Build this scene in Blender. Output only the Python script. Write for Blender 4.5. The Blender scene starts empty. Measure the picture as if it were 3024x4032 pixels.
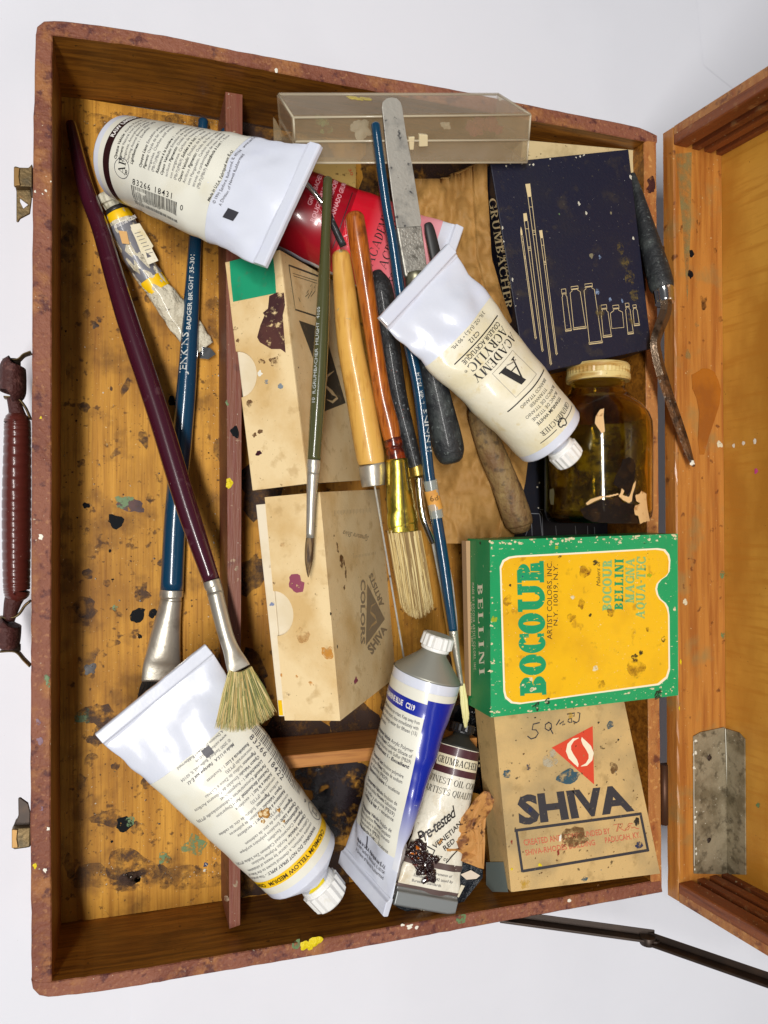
import bpy, math, random
from mathutils import Vector, Euler, noise
random.seed(7)
V = Vector
sc = bpy.context.scene
# ------------------------------------------------------------------ camera (centimetres; z=0 is the rim of the case)
SC, RIM = 0.01, 5.6
CAM = V((3.658, 19.77, 35.85))
CROT = Euler((0.013845, -0.315534, -0.001772), 'XYZ')
CR = CROT.to_matrix()
FD = 3110 / 1.8228
def W(p): return V((p[0] * SC, p[1] * SC, (p[2] + RIM) * SC))
cam = bpy.data.cameras.new('camera'); co = bpy.data.objects.new('camera', cam); sc.collection.objects.link(co)
cam.sensor_fit = 'VERTICAL'; cam.sensor_height = 36; cam.sensor_width = 27; cam.lens = 3110 / 4032 * 36
cam.clip_start = 0.01; cam.clip_end = 50
co.location = W(CAM); co.rotation_euler = CROT; sc.camera = co
sc.render.resolution_x = 768; sc.render.resolution_y = 1024
# ------------------------------------------------------------------ light
wd = bpy.data.worlds.new('World'); sc.world = wd; wd.use_nodes = True
bg = wd.node_tree.nodes['Background']; bg.inputs[0].default_value = (0.86, 0.90, 1.0, 1); bg.inputs[1].default_value = 0.095
def area(name, loc, aim, sx, sy, power, col):
    l = bpy.data.lights.new(name, 'AREA'); l.shape = 'RECTANGLE'; l.size = sx; l.size_y = sy; l.energy = power; l.color = col
    o = bpy.data.objects.new(name, l); sc.collection.objects.link(o); o.location = loc
    o.rotation_euler = (V(aim) - V(loc)).to_track_quat('-Z', 'X').to_euler(); return o
area('ceiling_lamp', (-0.36, 0.10, 1.60), (0.15, 0.2, 0), 0.11, 1.1, 30, (1.0, 0.975, 0.94))
area('added_fill_lamp', (0.9, -0.5, 1.7), (0.15, 0.2, 0), 0.2, 1.2, 1.6, (1.0, 0.98, 0.96))  # weak fill lamp added on the right to lift the shadows
sc.view_settings.view_transform = 'Standard'; sc.view_settings.look = 'None'; sc.view_settings.exposure = 0; sc.view_settings.gamma = 1
sc.render.engine = 'CYCLES'
# ------------------------------------------------------------------ projection helpers
def ray(u, v): return CR @ V(((u * 1.8228 - 1512) / 3110, -(v * 1.8228 - 2016) / 3110, -1.0))
def P(u, v, z):
    d = ray(u, v); return CAM + d * ((z - CAM.z) / d.z)
def PL(u, v, p0, n):
    d = ray(u, v); return CAM + d * ((p0 - CAM).dot(n) / d.dot(n))
def cmpx(p, r): return r * (-(CR.transposed() @ (p - CAM)).z) / FD
def plane(a, b, c):
    n = (b - a).cross(c - a).normalized()
    if n.dot(CAM - a) < 0: n = -n
    return (a, n)
# ------------------------------------------------------------------ materials
def C(h):
    h = h.lstrip('#'); r = [int(h[i:i + 2], 16) / 255 for i in (0, 2, 4)]
    return tuple((x / 12.92 if x <= .04045 else ((x + .055) / 1.055) ** 2.4) for x in r) + (1,)
MATS = {}
def M(name, col, rough=.5, metal=0, layers=(), bump=None, coat=0, trans=0, ior=1.45, alpha=1, spec=.5, sss=0, fringe=None):
    if name in MATS: return MATS[name]
    m = bpy.data.materials.new(name); m.use_nodes = True; nt = m.node_tree; N = nt.nodes; L = nt.links
    b = N['Principled BSDF']; b.inputs['Roughness'].default_value = rough; b.inputs['Metallic'].default_value = metal
    b.inputs['Coat Weight'].default_value = coat; b.inputs['Coat Roughness'].default_value = .12
    b.inputs['Transmission Weight'].default_value = trans; b.inputs['IOR'].default_value = ior
    b.inputs['Specular IOR Level'].default_value = spec
    if sss: b.inputs['Subsurface Weight'].default_value = sss; b.inputs['Subsurface Radius'].default_value = (.004, .004, .004)
    tc = N.new('ShaderNodeTexCoord')
    def nz(st, seed, det=5, ro=.55):
        mp = N.new('ShaderNodeMapping'); mp.inputs['Scale'].default_value = tuple(100 * s for s in st); mp.inputs['Location'].default_value = (seed * 3.1, seed * 1.7, seed * 5.3)
        L.new(tc.outputs['Object'], mp.inputs[0]); t = N.new('ShaderNodeTexNoise'); t.inputs['Scale'].default_value = 1
        t.inputs['Detail'].default_value = det; t.inputs['Roughness'].default_value = ro; L.new(mp.outputs[0], t.inputs[0]); return t.outputs[0]
    def st3(s): return (s, s, s) if not isinstance(s, tuple) else s
    c = C(col) if isinstance(col, str) else col
    cur = None
    for i, ly in enumerate(layers):
        s, lo, hi, lc = ly[:4]; fac = ly[4] if len(ly) > 4 else 1; det = ly[5] if len(ly) > 5 else 5
        o = nz(st3(s), i + 1, det); mr = N.new('ShaderNodeMapRange'); mr.inputs[1].default_value = lo; mr.inputs[2].default_value = hi; mr.inputs[4].default_value = fac
        L.new(o, mr.inputs[0]); mx = N.new('ShaderNodeMix'); mx.data_type = 'RGBA'; L.new(mr.outputs[0], mx.inputs[0])
        if cur is None: mx.inputs[6].default_value = c
        else: L.new(cur, mx.inputs[6])
        mx.inputs[7].default_value = C(lc); cur = mx.outputs[2]
    if cur is None: b.inputs['Base Color'].default_value = c
    else: L.new(cur, b.inputs['Base Color'])
    if bump:
        o = nz(st3(bump[0]), 9, 6); bp = N.new('ShaderNodeBump'); bp.inputs['Strength'].default_value = bump[1]; bp.inputs['Distance'].default_value = (bump[2] if len(bump) > 2 else .0006)
        L.new(o, bp.inputs['Height']); L.new(bp.outputs[0], b.inputs['Normal'])
    if alpha < 1 or fringe:
        tr = N.new('ShaderNodeBsdfTransparent'); mix = N.new('ShaderNodeMixShader'); out = N['Material Output']
        L.new(tr.outputs[0], mix.inputs[1]); L.new(b.outputs[0], mix.inputs[2]); mix.inputs[0].default_value = alpha
        if fringe:
            o = nz(st3(fringe[0]), 5, 6, .7); mr = N.new('ShaderNodeMapRange'); mr.inputs[1].default_value = fringe[1]; mr.inputs[2].default_value = fringe[2]; mr.inputs[4].default_value = alpha
            L.new(o, mr.inputs[0]); L.new(mr.outputs[0], mix.inputs[0])
        L.new(mix.outputs[0], out.inputs[0])
    MATS[name] = m; return m
grime = [(.35, .5, .75, '#5a3c18', .45), (3.5, .6, .7, '#3a2410', .6)]
floorw = M('floor_wood', '#cf9638', .6, layers=[((2.2, .09, 3), .35, .68, '#a26c20', .8), ((9, .3, 9), .50, .66, '#8a5818', .5), (.16, .48, .66, '#7a4c18', .6), (.55, .52, .68, '#5c3812', .6), (2.2, .62, .69, '#3a1f0c', .75), (6, .66, .7, '#33200f', .8), (11, .70, .73, '#e8d8a8', .8)], bump=((6, .4, 6), .35), spec=.3)
innerw = M('inner_wall_wood', '#a46a20', .5, layers=[((.16, 3, 3), .38, .62, '#70420f', .9), ((.5, 9, 9), .5, .65, '#512b0a', .6), (.4, .55, .75, '#4a2a10', .6), (3, .66, .7, '#2c160a', .8)], bump=((1, 7, 7), .3), coat=.15)
innery = M('side_wall_wood', '#9a5c22', .5, layers=[((3, .16, 3), .38, .62, '#70400f', .9), ((9, .5, 9), .5, .65, '#512b0a', .6), (.5, .55, .75, '#4a2a10', .6)], bump=((7, 1, 7), .3), coat=.15)
rimm = M('red_stained_rim_wood', '#8c5640', .6, layers=[(.35, .42, .62, '#74402e', .9), (.7, .52, .66, '#a87040', .8), (1.9, .56, .66, '#4c2226', .8), ((5, 5, 5), .58, .68, '#b07c54', .55), (9, .7, .74, '#e8dcc0', .9)], bump=(5, .9, .001))
rimo = M('orange_rim_wood', '#b07640', .5, layers=[((2, .4, 2), .45, .65, '#96542a', .8), (1.1, .58, .68, '#5a2a20', .85), (3.4, .57, .68, '#cf9a58', .7), (7, .68, .72, '#e4d2a0', .8)], bump=(5, .7))
divm = M('divider_wood', '#7c4a36', .5, layers=[((7, .3, 7), .45, .65, '#74382a', .8), (.8, .6, .72, '#4c2620', .8), (3, .66, .72, '#b8a080', .7), (9, .7, .73, '#f0e8d0', .9)], bump=((8, .6, 8), .5))
lidwall = M('lid_wall_wood', '#bb7c36', .42, layers=[((2.5, .15, 2.5), .42, .64, '#96551f', .8), (.5, .55, .72, '#8c7a4c', .7), (1.6, .64, .7, '#5c2c14', .8), (8, .7, .73, '#e8d8a8', .9)], bump=((5, .6, 5), .5), coat=.2)
lidpan = M('lid_panel_wood', '#d29a3c', .42, layers=[((3.5, .14, .14), .38, .62, '#a86c1e', .7), ((3.5, 3, .2), .5, .65, '#b87a26', .6), (5, .7, .73, '#6a4014', .7)], bump=((5, 3, .5), .3), coat=.2)
lidgr = M('grooved_rail_wood', '#8a4c26', .5, layers=[((1, 4, .2), .42, .62, '#64301a', .8), (1.2, .6, .7, '#a87c50', .6), (6, .68, .72, '#d8c8a0', .7)], bump=(5, .6))
paper = M('white_paper', '#e4e5ec', .8, layers=[(.06, .45, .6, '#dcdde4', .5), (8, .74, .76, '#a8a4a0', .5)], bump=(.25, .15, .002))
whitep = M('white_tube_plastic', '#d8dce8', .28, coat=.5, spec=.6, bump=(.7, .12, .002), layers=[(.8, .5, .7, '#d4d8ea', .5)])
capw = M('white_cap_plastic', '#e9e8e4', .4, layers=[(2, .6, .7, '#d8d2c0', .4)])
labelc = M('cream_label', '#e4e2d4', .38, coat=.3, layers=[(.5, .5, .7, '#dcd5bc', .6), (5, .72, .75, '#b89860', .5)])
labelo = M('aged_cream_label', '#e6dfc8', .42, coat=.25, layers=[(.45, .45, .65, '#dccfa4', .7), (1.8, .58, .68, '#d2bc80', .5), (6, .68, .72, '#b09058', .4)], bump=(3, .25))
ink = M('black_ink', '#1c1a1c', .5); inkg = M('grey_ink', '#5c5a60', .5); inkb = M('brown_black_ink', '#2a1416', .45)
whitei = M('white_ink', '#eeeae4', .5); goldi = M('gold_line_ink', '#d8c496', .5)
umb = M('umber_band', '#2c1416', .4, coat=.3); cadm = M('cadmium_band', '#f4c40c', .4, coat=.3)
ultra = M('ultramarine_print', '#10249a', .35, coat=.4)
board = M('buff_cardboard', '#e9cf9e', .75, layers=[(.3, .45, .68, '#cda768', .8), (1.4, .58, .7, '#b89660', .5), (5, .68, .72, '#7a5c34', .6), (12, .70, .73, '#4c3418', .7)], bump=(9, .25))
boardd = M('soiled_cardboard', '#cdae7c', .75, layers=[(.3, .42, .65, '#a08052', .8), (1.0, .56, .68, '#8a6c40', .6), ((.8, 2, 2), .6, .68, '#6c502c', .6), (8, .68, .72, '#4a3820', .8)], bump=(9, .25))
shivab = M('paint_flecked_cardboard', '#cfae74', .7, layers=[(.25, .45, .62, '#ac9468', .9), (1.2, .58, .7, '#9c8050', .6), (2.6, .67, .71, '#4c3c20', .85), (3.1, .70, .72, '#3c5c70', .7), (7, .69, .72, '#55411f', .8)], bump=(8, .3))
tray = M('pale_tray_card', '#eadcc0', .8, layers=[(.5, .5, .7, '#d8c49c', .6), (5, .7, .74, '#7c6c9c', .5)])
cardin = M('dark_card', '#3c3a34', .8)
stainb = M('brown_stain', '#3c1c1e', .5, layers=[(1, .4, .6, '#5c342c', .7)], fringe=(3, .36, .46), alpha=.95)
stainl = M('light_brown_stain', '#6c4a28', .6, fringe=(2.5, .42, .55), alpha=.85)
staink = M('dark_paint_spot', '#0e1216', .7, spec=.15, fringe=(3, .33, .40), alpha=.95)
stainf = M('floor_stain', '#3c200e', .6, fringe=(1.6, .40, .60), alpha=.75)
staing = M('green_paint_spot', '#6c8a5c', .5, fringe=(4, .42, .52), alpha=.85)
stainp = M('pink_paint_spot', '#94485c', .5, fringe=(5, .36, .42), alpha=.97)
stainy = M('yellow_paint', '#e4cc10', .4, bump=(6, 1, .001)); stainw = M('white_paint_fleck', '#e8e4d4', .5)
stainbl = M('blue_paint_spot', '#2c5468', .5, fringe=(3, .42, .55), alpha=.8)
darkres = M('tarry_residue', '#2a1410', .2, layers=[(1.5, .5, .65, '#6c3010', .7)], bump=(5, 1, .002), coat=.8, fringe=(1.2, .42, .5))
greenp = M('green_print', '#0f9a5c', .5, coat=.15, layers=[(.4, .5, .7, '#0a8a50', .6), ((3, 9, 9), .655, .67, '#e6dcb4', .9), (14, .70, .72, '#e6dcb4', .9)])
greens = M('green_side_print', '#0a8c50', .45, coat=.15, layers=[((6, 6, 6), .70, .72, '#e6dcb4', .9)])
greeni = M('green_lettering', '#109560', .5, layers=[((4, 9, 9), .64, .66, '#e6c040', .9)]); greenl = M('pale_green_lettering', '#80b474', .5)
yellp = M('yellow_print', '#ecb80e', .45, coat=.15, layers=[(.35, .5, .7, '#d8a010', .7), (1.3, .62, .7, '#a87414', .6), (9, .69, .71, '#f4ecd0', .9), (7, .70, .73, '#5c3c10', .7)])
creamp = M('cream_print', '#f2e8cc', .5)
navy = M('navy_card', '#15162c', .55, layers=[(.3, .5, .7, '#201f2a', .7), (1.1, .58, .7, '#3a332c', .6), (6, .67, .71, '#55503c', .6), (12, .735, .75, '#d8d4c8', .9)], bump=(8, .3))
navyd = M('dark_navy_card', '#0e0f1c', .5, layers=[(9, .69, .72, '#6a6658', .8)])
kraft = M('kraft_paper', '#a87e42', .7, layers=[(.3, .45, .65, '#946c36', .7), (1.2, .58, .7, '#80602f', .5)], bump=(1.2, .5, .002))
orangei = M('red_orange_ink', '#d9472c', .55, layers=[(6, .68, .72, '#a08050', .7)]); charc = M('charcoal_ink', '#38363a', .55, layers=[(5, .64, .70, '#8c7c5c', .6)])
greyi = M('slate_grey_patch', '#7c8884', .6)
emer = M('emerald_sticker', '#12956a', .5, layers=[(1, .5, .7, '#0c8058', .6), (2.2, .6, .68, '#4c7c58', .6)])
tealh = M('teal_lacquer', '#0b3a56', .25, coat=.8, layers=[(9, .72, .74, '#9ab0b4', .7)]); mar = M('maroon_lacquer', '#3f1222', .25, coat=.8, layers=[(1.2, .62, .70, '#5c3c44', .6), (9, .72, .74, '#b09898', .7)])
oliv = M('olive_lacquer', '#4b4c2c', .25, coat=.8); yelw = M('pale_varnished_wood', '#dcab54', .4, coat=.4, layers=[((.5, .5, .5), .5, .7, '#c8923c', .6), ((5, .6, 5), .56, .66, '#b88034', .6), (1.6, .66, .7, '#9a9878', .7), (8, .71, .74, '#3c2c1c', .8)])
orgw = M('orange_varnished_wood', '#b0601e', .3, coat=.7, layers=[((7, .7, 7), .46, .62, '#7c380e', .8), (1, .6, .7, '#5c2810', .7)]); orgd = M('dark_red_lacquer', '#4c1a10', .25, coat=.8, layers=[(1.5, .5, .6, '#96380f', .8)])
blkh = M('charred_black_handle', '#212224', .5, layers=[(1.5, .52, .66, '#3a3e40', .7), (6, .64, .7, '#8c9294', .7), (9, .7, .73, '#c05030', .6)], bump=(4, .9, .0012), coat=.2)
blkg = M('dark_grey_handle', '#26282a', .5, layers=[(1.0, .50, .66, '#454a48', .8), (5, .62, .7, '#7c8480', .6)], bump=(4, .8, .001), coat=.15)
oldw = M('weathered_wood', '#8c7248', .6, layers=[((2.5, .4, 2.5), .45, .65, '#6c4c30', .8), (2.4, .55, .68, '#3c3024', .7), (1, .6, .7, '#a8905c', .6)], bump=(4, .9, .001))
steel = M('worn_steel', '#b0aca2', .42, .35, layers=[(1.2, .52, .66, '#8c8a84', .7), (2.3, .64, .68, '#3c3c40', .85), (8, .67, .7, '#55524e', .7)], bump=(6, .3))
alu = M('brushed_aluminium', '#c6c0b2', .36, .7, layers=[(1.0, .55, .7, '#948c7c', .7)], bump=(5, .15))
chrome = M('polished_steel', '#d4d4d2', .14, 1, layers=[(2, .62, .7, '#5c4c3c', .7)])
brass = M('brass_ferrule', '#cdb84e', .26, .95, layers=[(1.2, .56, .66, '#8c8430', .7), (6, .66, .7, '#403c14', .8)], bump=(3, .3))
rust = M('rusty_blade', '#6c4c30', .5, .6, layers=[(1.6, .48, .6, '#3a2a1e', .9), (4, .62, .68, '#8c8478', .7)], bump=(5, .9, .001))
darkm = M('dark_oxidised_steel', '#3a302a', .45, .5, layers=[(1, .5, .7, '#4c3c30', .7)]); latchm = M('aged_brass_plate', '#6c5a3c', .45, .7, layers=[(2, .5, .65, '#4c4434', .8), (1, .6, .7, '#a06c3c', .6)], bump=(5, .4))
galv = M('galvanised_bracket', '#998d74', .5, .25, layers=[(.8, .42, .6, '#746850', .9), (2.2, .52, .66, '#544a38', .8), (8, .67, .72, '#e4e0d0', .8)], bump=(5, .5))
hand = M('brown_handle_plastic', '#55221b', .32, coat=.3, layers=[(9, .72, .74, '#c0a090', .6)]); handl = M('brown_handle_leather', '#48221e', .6, layers=[(3, .55, .68, '#7c5048', .6)], bump=(7, .9, .001))
br1 = M('hog_bristle', '#bba063', .6); br2 = M('hog_bristle_dark', '#83683a', .6); br3 = M('hog_bristle_olive', '#a09a58', .6)
br4 = M('badger_bristle', '#2c241e', .6); br5 = M('sable_bristle', '#5a3c22', .5); br6 = M('cream_bristle', '#e6dfa4', .6); br7 = M('hog_bristle_light', '#d8c48c', .6); br8 = M('green_soiled_bristle', '#6c7040', .6)
redp = M('red_tube_print', '#cf1626', .25, coat=.6); redd = M('dark_red_print', '#98081c', .3, coat=.5); pink = M('pink_tube_print', '#e28a94', .3, coat=.5); greyt = M('grey_tube_print', '#75757c', .4, coat=.2, layers=[(1.5, .6, .68, '#3c3830', .8)])
blackp = M('black_glossy_wrap', '#101214', .15, coat=.8, bump=(1, .8, .004)); blackc = M('black_cap_plastic', '#17181c', .3, coat=.3); marb = M('maroon_label_band', '#4c2830', .4, coat=.2)
oldwht = M('soiled_white_tube', '#e4dfce', .4, coat=.25, layers=[(.9, .55, .68, '#c8b898', .7), (6, .67, .72, '#7c6040', .6)], bump=(1.5, .6, .002))
tornb = M('torn_brown_paper', '#c08a4c', .7, layers=[(1.1, .52, .6, '#6c3c20', .85), (3, .62, .67, '#3c1c10', .9)], bump=(3, .6))
greym = M('grey_tube_metal', '#8c9090', .4, .5); beigec = M('lavender_grey_card', '#9c9490', .7)
amber = M('amber_glass', (.82, .67, .15, 1), .07, trans=1, ior=1.42, spec=.3)
lidw = M('yellowed_enamel_lid', '#dcc684', .4, coat=.2, layers=[((.4, 3, .4), .46, .6, '#a8782c', .8), (6, .64, .7, '#5c3c14', .7)])
torn = M('torn_label_paper', '#dcb47c', .7, layers=[(3, .6, .68, '#a06c34', .8)])
clearp = M('yellowed_clear_plastic', '#b8a484', .2, alpha=.3, coat=.6, layers=[(.6, .5, .7, '#a08c68', .7)], bump=(3, .25))
clearl = M('scuffed_plastic_edge', '#d8ccb0', .3, alpha=.65, coat=.4)
clr2 = M('clear_sleeve', '#c0c4b8', .15, alpha=.5, coat=.8)
murk = M('dusty_pink_lump', '#7c2c34', .7, layers=[(1, .5, .6, '#4c4440', .7)]); pebble = M('pale_lump', '#d4ccb0', .7)
orst = M('orange_sticker', '#d89c48', .6, layers=[(2, .5, .7, '#b87c34', .6)])
tablem = M('white_tabletop', '#dedce0', .7)
# ------------------------------------------------------------------ mesh builder
ORG = {}
def gradM(name, ca, cb, T, a0, a1, rough=.3):
    m = M(name, ca, rough, coat=.5); nt = m.node_tree; N = nt.nodes; L = nt.links; b = N['Principled BSDF']; base = (T.S + T.K) / 2
    tc = [n for n in N if n.type == 'TEX_COORD'][0]; d = N.new('ShaderNodeVectorMath'); d.operation = 'DOT_PRODUCT'; L.new(tc.outputs['Object'], d.inputs[0]); d.inputs[1].default_value = tuple(T.A * 100)
    off = (base - T.S).dot(T.A); mr = N.new('ShaderNodeMapRange'); mr.inputs[1].default_value = a0 - off; mr.inputs[2].default_value = a1 - off; L.new(d.outputs['Value'], mr.inputs[0])
    mx = N.new('ShaderNodeMix'); mx.data_type = 'RGBA'; mx.inputs[6].default_value = C(ca); mx.inputs[7].default_value = C(cb); L.new(mr.outputs[0], mx.inputs[0]); L.new(mx.outputs[2], b.inputs['Base Color']); return m
class MB:
    def __init__(s): s.v = []; s.f = []; s.m = []; s.s = []
    def add(s, vs, fs, m=0, sm=False):
        b = len(s.v); s.v += [V(p) for p in vs]
        for f in fs: s.f.append([i + b for i in f]); s.m.append(m); s.s.append(sm)
    def prism(s, pts, off, m=0, ms=None, mb=None):
        n = len(pts); off = V(off); a = [V(p) for p in pts]; b = [p + off for p in a]
        s.add(a + b, [list(range(n))], m); k = len(s.v) - 2 * n
        s.f.append([k + n + i for i in reversed(range(n))]); s.m.append(m if mb is None else mb); s.s.append(False)
        for i in range(n):
            j = (i + 1) % n; s.f.append([k + i, k + n + i, k + n + j, k + j]); s.m.append(m if ms is None else ms); s.s.append(False)
    def box(s, x0, x1, y0, y1, z0, z1, m=0): s.prism([(x0, y0, z0), (x1, y0, z0), (x1, y1, z0), (x0, y1, z0)], (0, 0, z1 - z0), m)
    def grid(s, fn, nu, nv, m=0, cu=False, sm=True):
        vs = [fn(i / nu if cu else i / nu, j / nv) for j in range(nv + 1) for i in range(nu + (0 if cu else 1))]
        w = nu if cu else nu + 1; fs = []
        for j in range(nv):
            for i in range(nu):
                i2 = (i + 1) % w if cu else i + 1
                fs.append([j * w + i, j * w + i2, (j + 1) * w + i2, (j + 1) * w + i])
        s.add(vs, fs, m, sm)
    def rings(s, rings, m=0, sm=True, cap=True):
        n = len(rings[0]); vs = [p for r in rings for p in r]; fs = []
        for j in range(len(rings) - 1):
            for i in range(n): i2 = (i + 1) % n; fs.append([j * n + i, j * n + i2, (j + 1) * n + i2, (j + 1) * n + i])
        s.add(vs, fs, m, sm)
        if cap:
            k = len(s.v) - len(vs)
            s.f.append([k + i for i in reversed(range(n))]); s.m.append(m); s.s.append(False)
            s.f.append([k + len(vs) - n + i for i in range(n)]); s.m.append(m); s.s.append(False)
    def tube(s, pts, ra, rb=None, n=20, m=0, cap=True, up=(0, 0, 1), wob=0, facet=0):
        rings = []; rb = rb or ra; up = V(up)
        for i, p in enumerate(pts):
            t = (pts[min(i + 1, len(pts) - 1)] - pts[max(i - 1, 0)]).normalized()
            sd = t.cross(up).normalized(); u = sd.cross(t)
            r = []
            for k in range(n):
                a = 2 * math.pi * k / n; w = 1 + (wob * noise.noise(V((i * .35, k * .6, len(s.v) * .01))) if wob else 0)
                r.append(p + sd * (ra[i] * math.cos(a) * w) + u * (rb[i] * math.sin(a) * w))
            rings.append(r)
        s.rings(rings, m, True, cap)
    def ribbon(s, pts, w, n, lift=.012, m=0):
        n = V(n); ws = w if isinstance(w, (list, tuple)) else [w] * len(pts); vs = []
        for i, p in enumerate(pts):
            t = pts[min(i + 1, len(pts) - 1)] - pts[max(i - 1, 0)]
            if t.length < 1e-6: t = V((1, 0, 0))
            sd = t.normalized().cross(n).normalized(); q = p + n * lift; vs += [q + sd * ws[i] / 2, q - sd * ws[i] / 2]
        s.add(vs, [[2 * i, 2 * i + 1, 2 * i + 3, 2 * i + 2] for i in range(len(pts) - 1)], m)
    def blob(s, c, r, n=(0, 0, 1), m=0, seed=0, asp=1, ang=0, lift=.01, h=.02, rough=.35):
        n = V(n).normalized(); e1 = n.cross(V((0, 1, .01))).normalized(); e2 = n.cross(e1); k = 18; vs = [c + n * (lift + h)]
        ca, sa = math.cos(ang), math.sin(ang)
        for q, (rr, hh) in enumerate(((.6, h * .7), (1, 0))):
            for i in range(k):
                a = 2 * math.pi * i / k; d = r * rr * (1 + rough * noise.noise(V((math.cos(a) * 1.3, math.sin(a) * 1.3, seed * 2.7))) * 2)
                x, y = d * math.cos(a) * asp, d * math.sin(a); vs.append(c + n * (lift + hh) + e1 * (x * ca - y * sa) + e2 * (x * sa + y * ca))
        fs = [[0, 1 + i, 1 + (i + 1) % k] for i in range(k)] + [[1 + i, 1 + k + i, 1 + k + (i + 1) % k, 1 + (i + 1) % k] for i in range(k)]
        s.add(vs, fs, m, True)
    def build(s, name, mats, parent=None, base=None, bevel=0, tags=None, seg=2):
        o0 = ORG[parent.name] if parent else V(base)
        me = bpy.data.meshes.new(name); me.from_pydata([(p - o0) * SC for p in s.v], [], s.f)
        if not isinstance(mats, (list, tuple)): mats = [mats]
        for m in mats: me.materials.append(m)
        me.polygons.foreach_set('material_index', s.m); me.polygons.foreach_set('use_smooth', s.s); me.update()
        o = bpy.data.objects.new(name, me); sc.collection.objects.link(o)
        if parent: o.parent = parent
        else: o.location = W(o0)
        ORG[o.name] = o0
        if bevel:
            b = o.modifiers.new('edge', 'BEVEL'); b.width = bevel * SC; b.segments = seg; b.limit_method = 'ANGLE'; b.angle_limit = math.radians(40)
        if tags: tag(o, *tags)
        return o
def tag(o, label=None, cat=None, group=None, kind=None):
    if label: o['label'] = label
    if cat: o['category'] = cat
    if group: o['group'] = group
    if kind: o['kind'] = kind
def thing(name, base, label, cat, group=None):
    o = bpy.data.objects.new(name, None); sc.collection.objects.link(o); o.location = W(base); o.empty_display_size = .02
    ORG[o.name] = V(base); tag(o, label, cat, group); return o
def merge(a, b):
    """fold the printed marks b into the mesh of the part a they lie on"""
    import bmesh
    n = len(a.data.materials); bm = bmesh.new(); bm.from_mesh(a.data); k = len(bm.faces); bm.from_mesh(b.data); bm.faces.ensure_lookup_table()
    for f in bm.faces[k:]: f.material_index += n
    bm.to_mesh(a.data); bm.free()
    for m in b.data.materials: a.data.materials.append(m)
    me = b.data; bpy.data.objects.remove(b); bpy.data.meshes.remove(me); return a
def smooth(pts, k=6):
    out = []; n = len(pts)
    for i in range(n - 1):
        a, b, c, d = [V(pts[max(0, min(n - 1, i + j))]).to_4d() if False else pts[max(0, min(n - 1, i + j))] for j in (-1, 0, 1, 2)]
        for q in range(k):
            t = q / k; out.append(tuple(.5 * (2 * b[x] + (c[x] - a[x]) * t + (2 * a[x] - 5 * b[x] + 4 * c[x] - d[x]) * t * t + (3 * b[x] - a[x] - 3 * c[x] + d[x]) * t ** 3) for x in range(len(b))))
    out.append(tuple(pts[-1])); return out
def pxpath(lst, k=6):
    """(u, v, r_px, z[, rv_cm]) -> 3D path with radii"""
    q = smooth(lst, k); pts = [P(a[0], a[1], a[3]) for a in q]; ra = [max(.004, cmpx(p, a[2])) for p, a in zip(pts, q)]
    rb = [a[4] for a in q] if len(q[0]) > 4 else None
    return pts, ra, rb
def ends(pts, ra, rb=None, a=True, b=True):
    """round the ends of a path"""
    rb = rb or list(ra); out = []
    if a:
        t = (pts[0] - pts[1]).normalized(); r = min(ra[0], rb[0])
        out += [(pts[0] + t * r * x, ra[0] * y, rb[0] * y) for x, y in ((.55, .35), (.5, .6), (.3, .85))]
    out += list(zip(pts, ra, rb))
    if b:
        t = (pts[-1] - pts[-2]).normalized(); r = min(ra[-1], rb[-1])
        out += [(pts[-1] + t * r * x, ra[-1] * y, rb[-1] * y) for x, y in ((.3, .85), (.5, .6), (.55, .35))]
    return [o[0] for o in out], [o[1] for o in out], [o[2] for o in out]
# ------------------------------------------------------------------ lettering
_tc = {}; _cap = [None]
def tgeo(st, bold=0, shear=0, spacing=1):
    k = (st, bold, shear, spacing)
    if k in _tc: return _tc[k]
    cu = bpy.data.curves.new('lettering', 'FONT'); cu.body = st; cu.size = 1; cu.resolution_u = 2; cu.offset = bold; cu.shear = shear; cu.space_character = spacing
    o = bpy.data.objects.new('lettering', cu); sc.collection.objects.link(o); bpy.context.view_layer.update()
    me = o.evaluated_get(bpy.context.evaluated_depsgraph_get()).to_mesh()
    vs = [(v.co.x, v.co.y) for v in me.vertices]; fs = [list(p.vertices) for p in me.polygons]
    o.evaluated_get(bpy.context.evaluated_depsgraph_get()).to_mesh_clear(); bpy.data.objects.remove(o); bpy.data.curves.remove(cu)
    if _cap[0] is None and st == 'H': _cap[0] = max(v[1] for v in vs)
    h = _cap[0] or .7; x0 = min((v[0] for v in vs), default=0)
    vs = [((x - x0) / h, y / h, 0) for x, y in vs]; w = max((v[0] for v in vs), default=0)
    _tc[k] = (vs, fs, w); return _tc[k]
tgeo('H')
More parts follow.
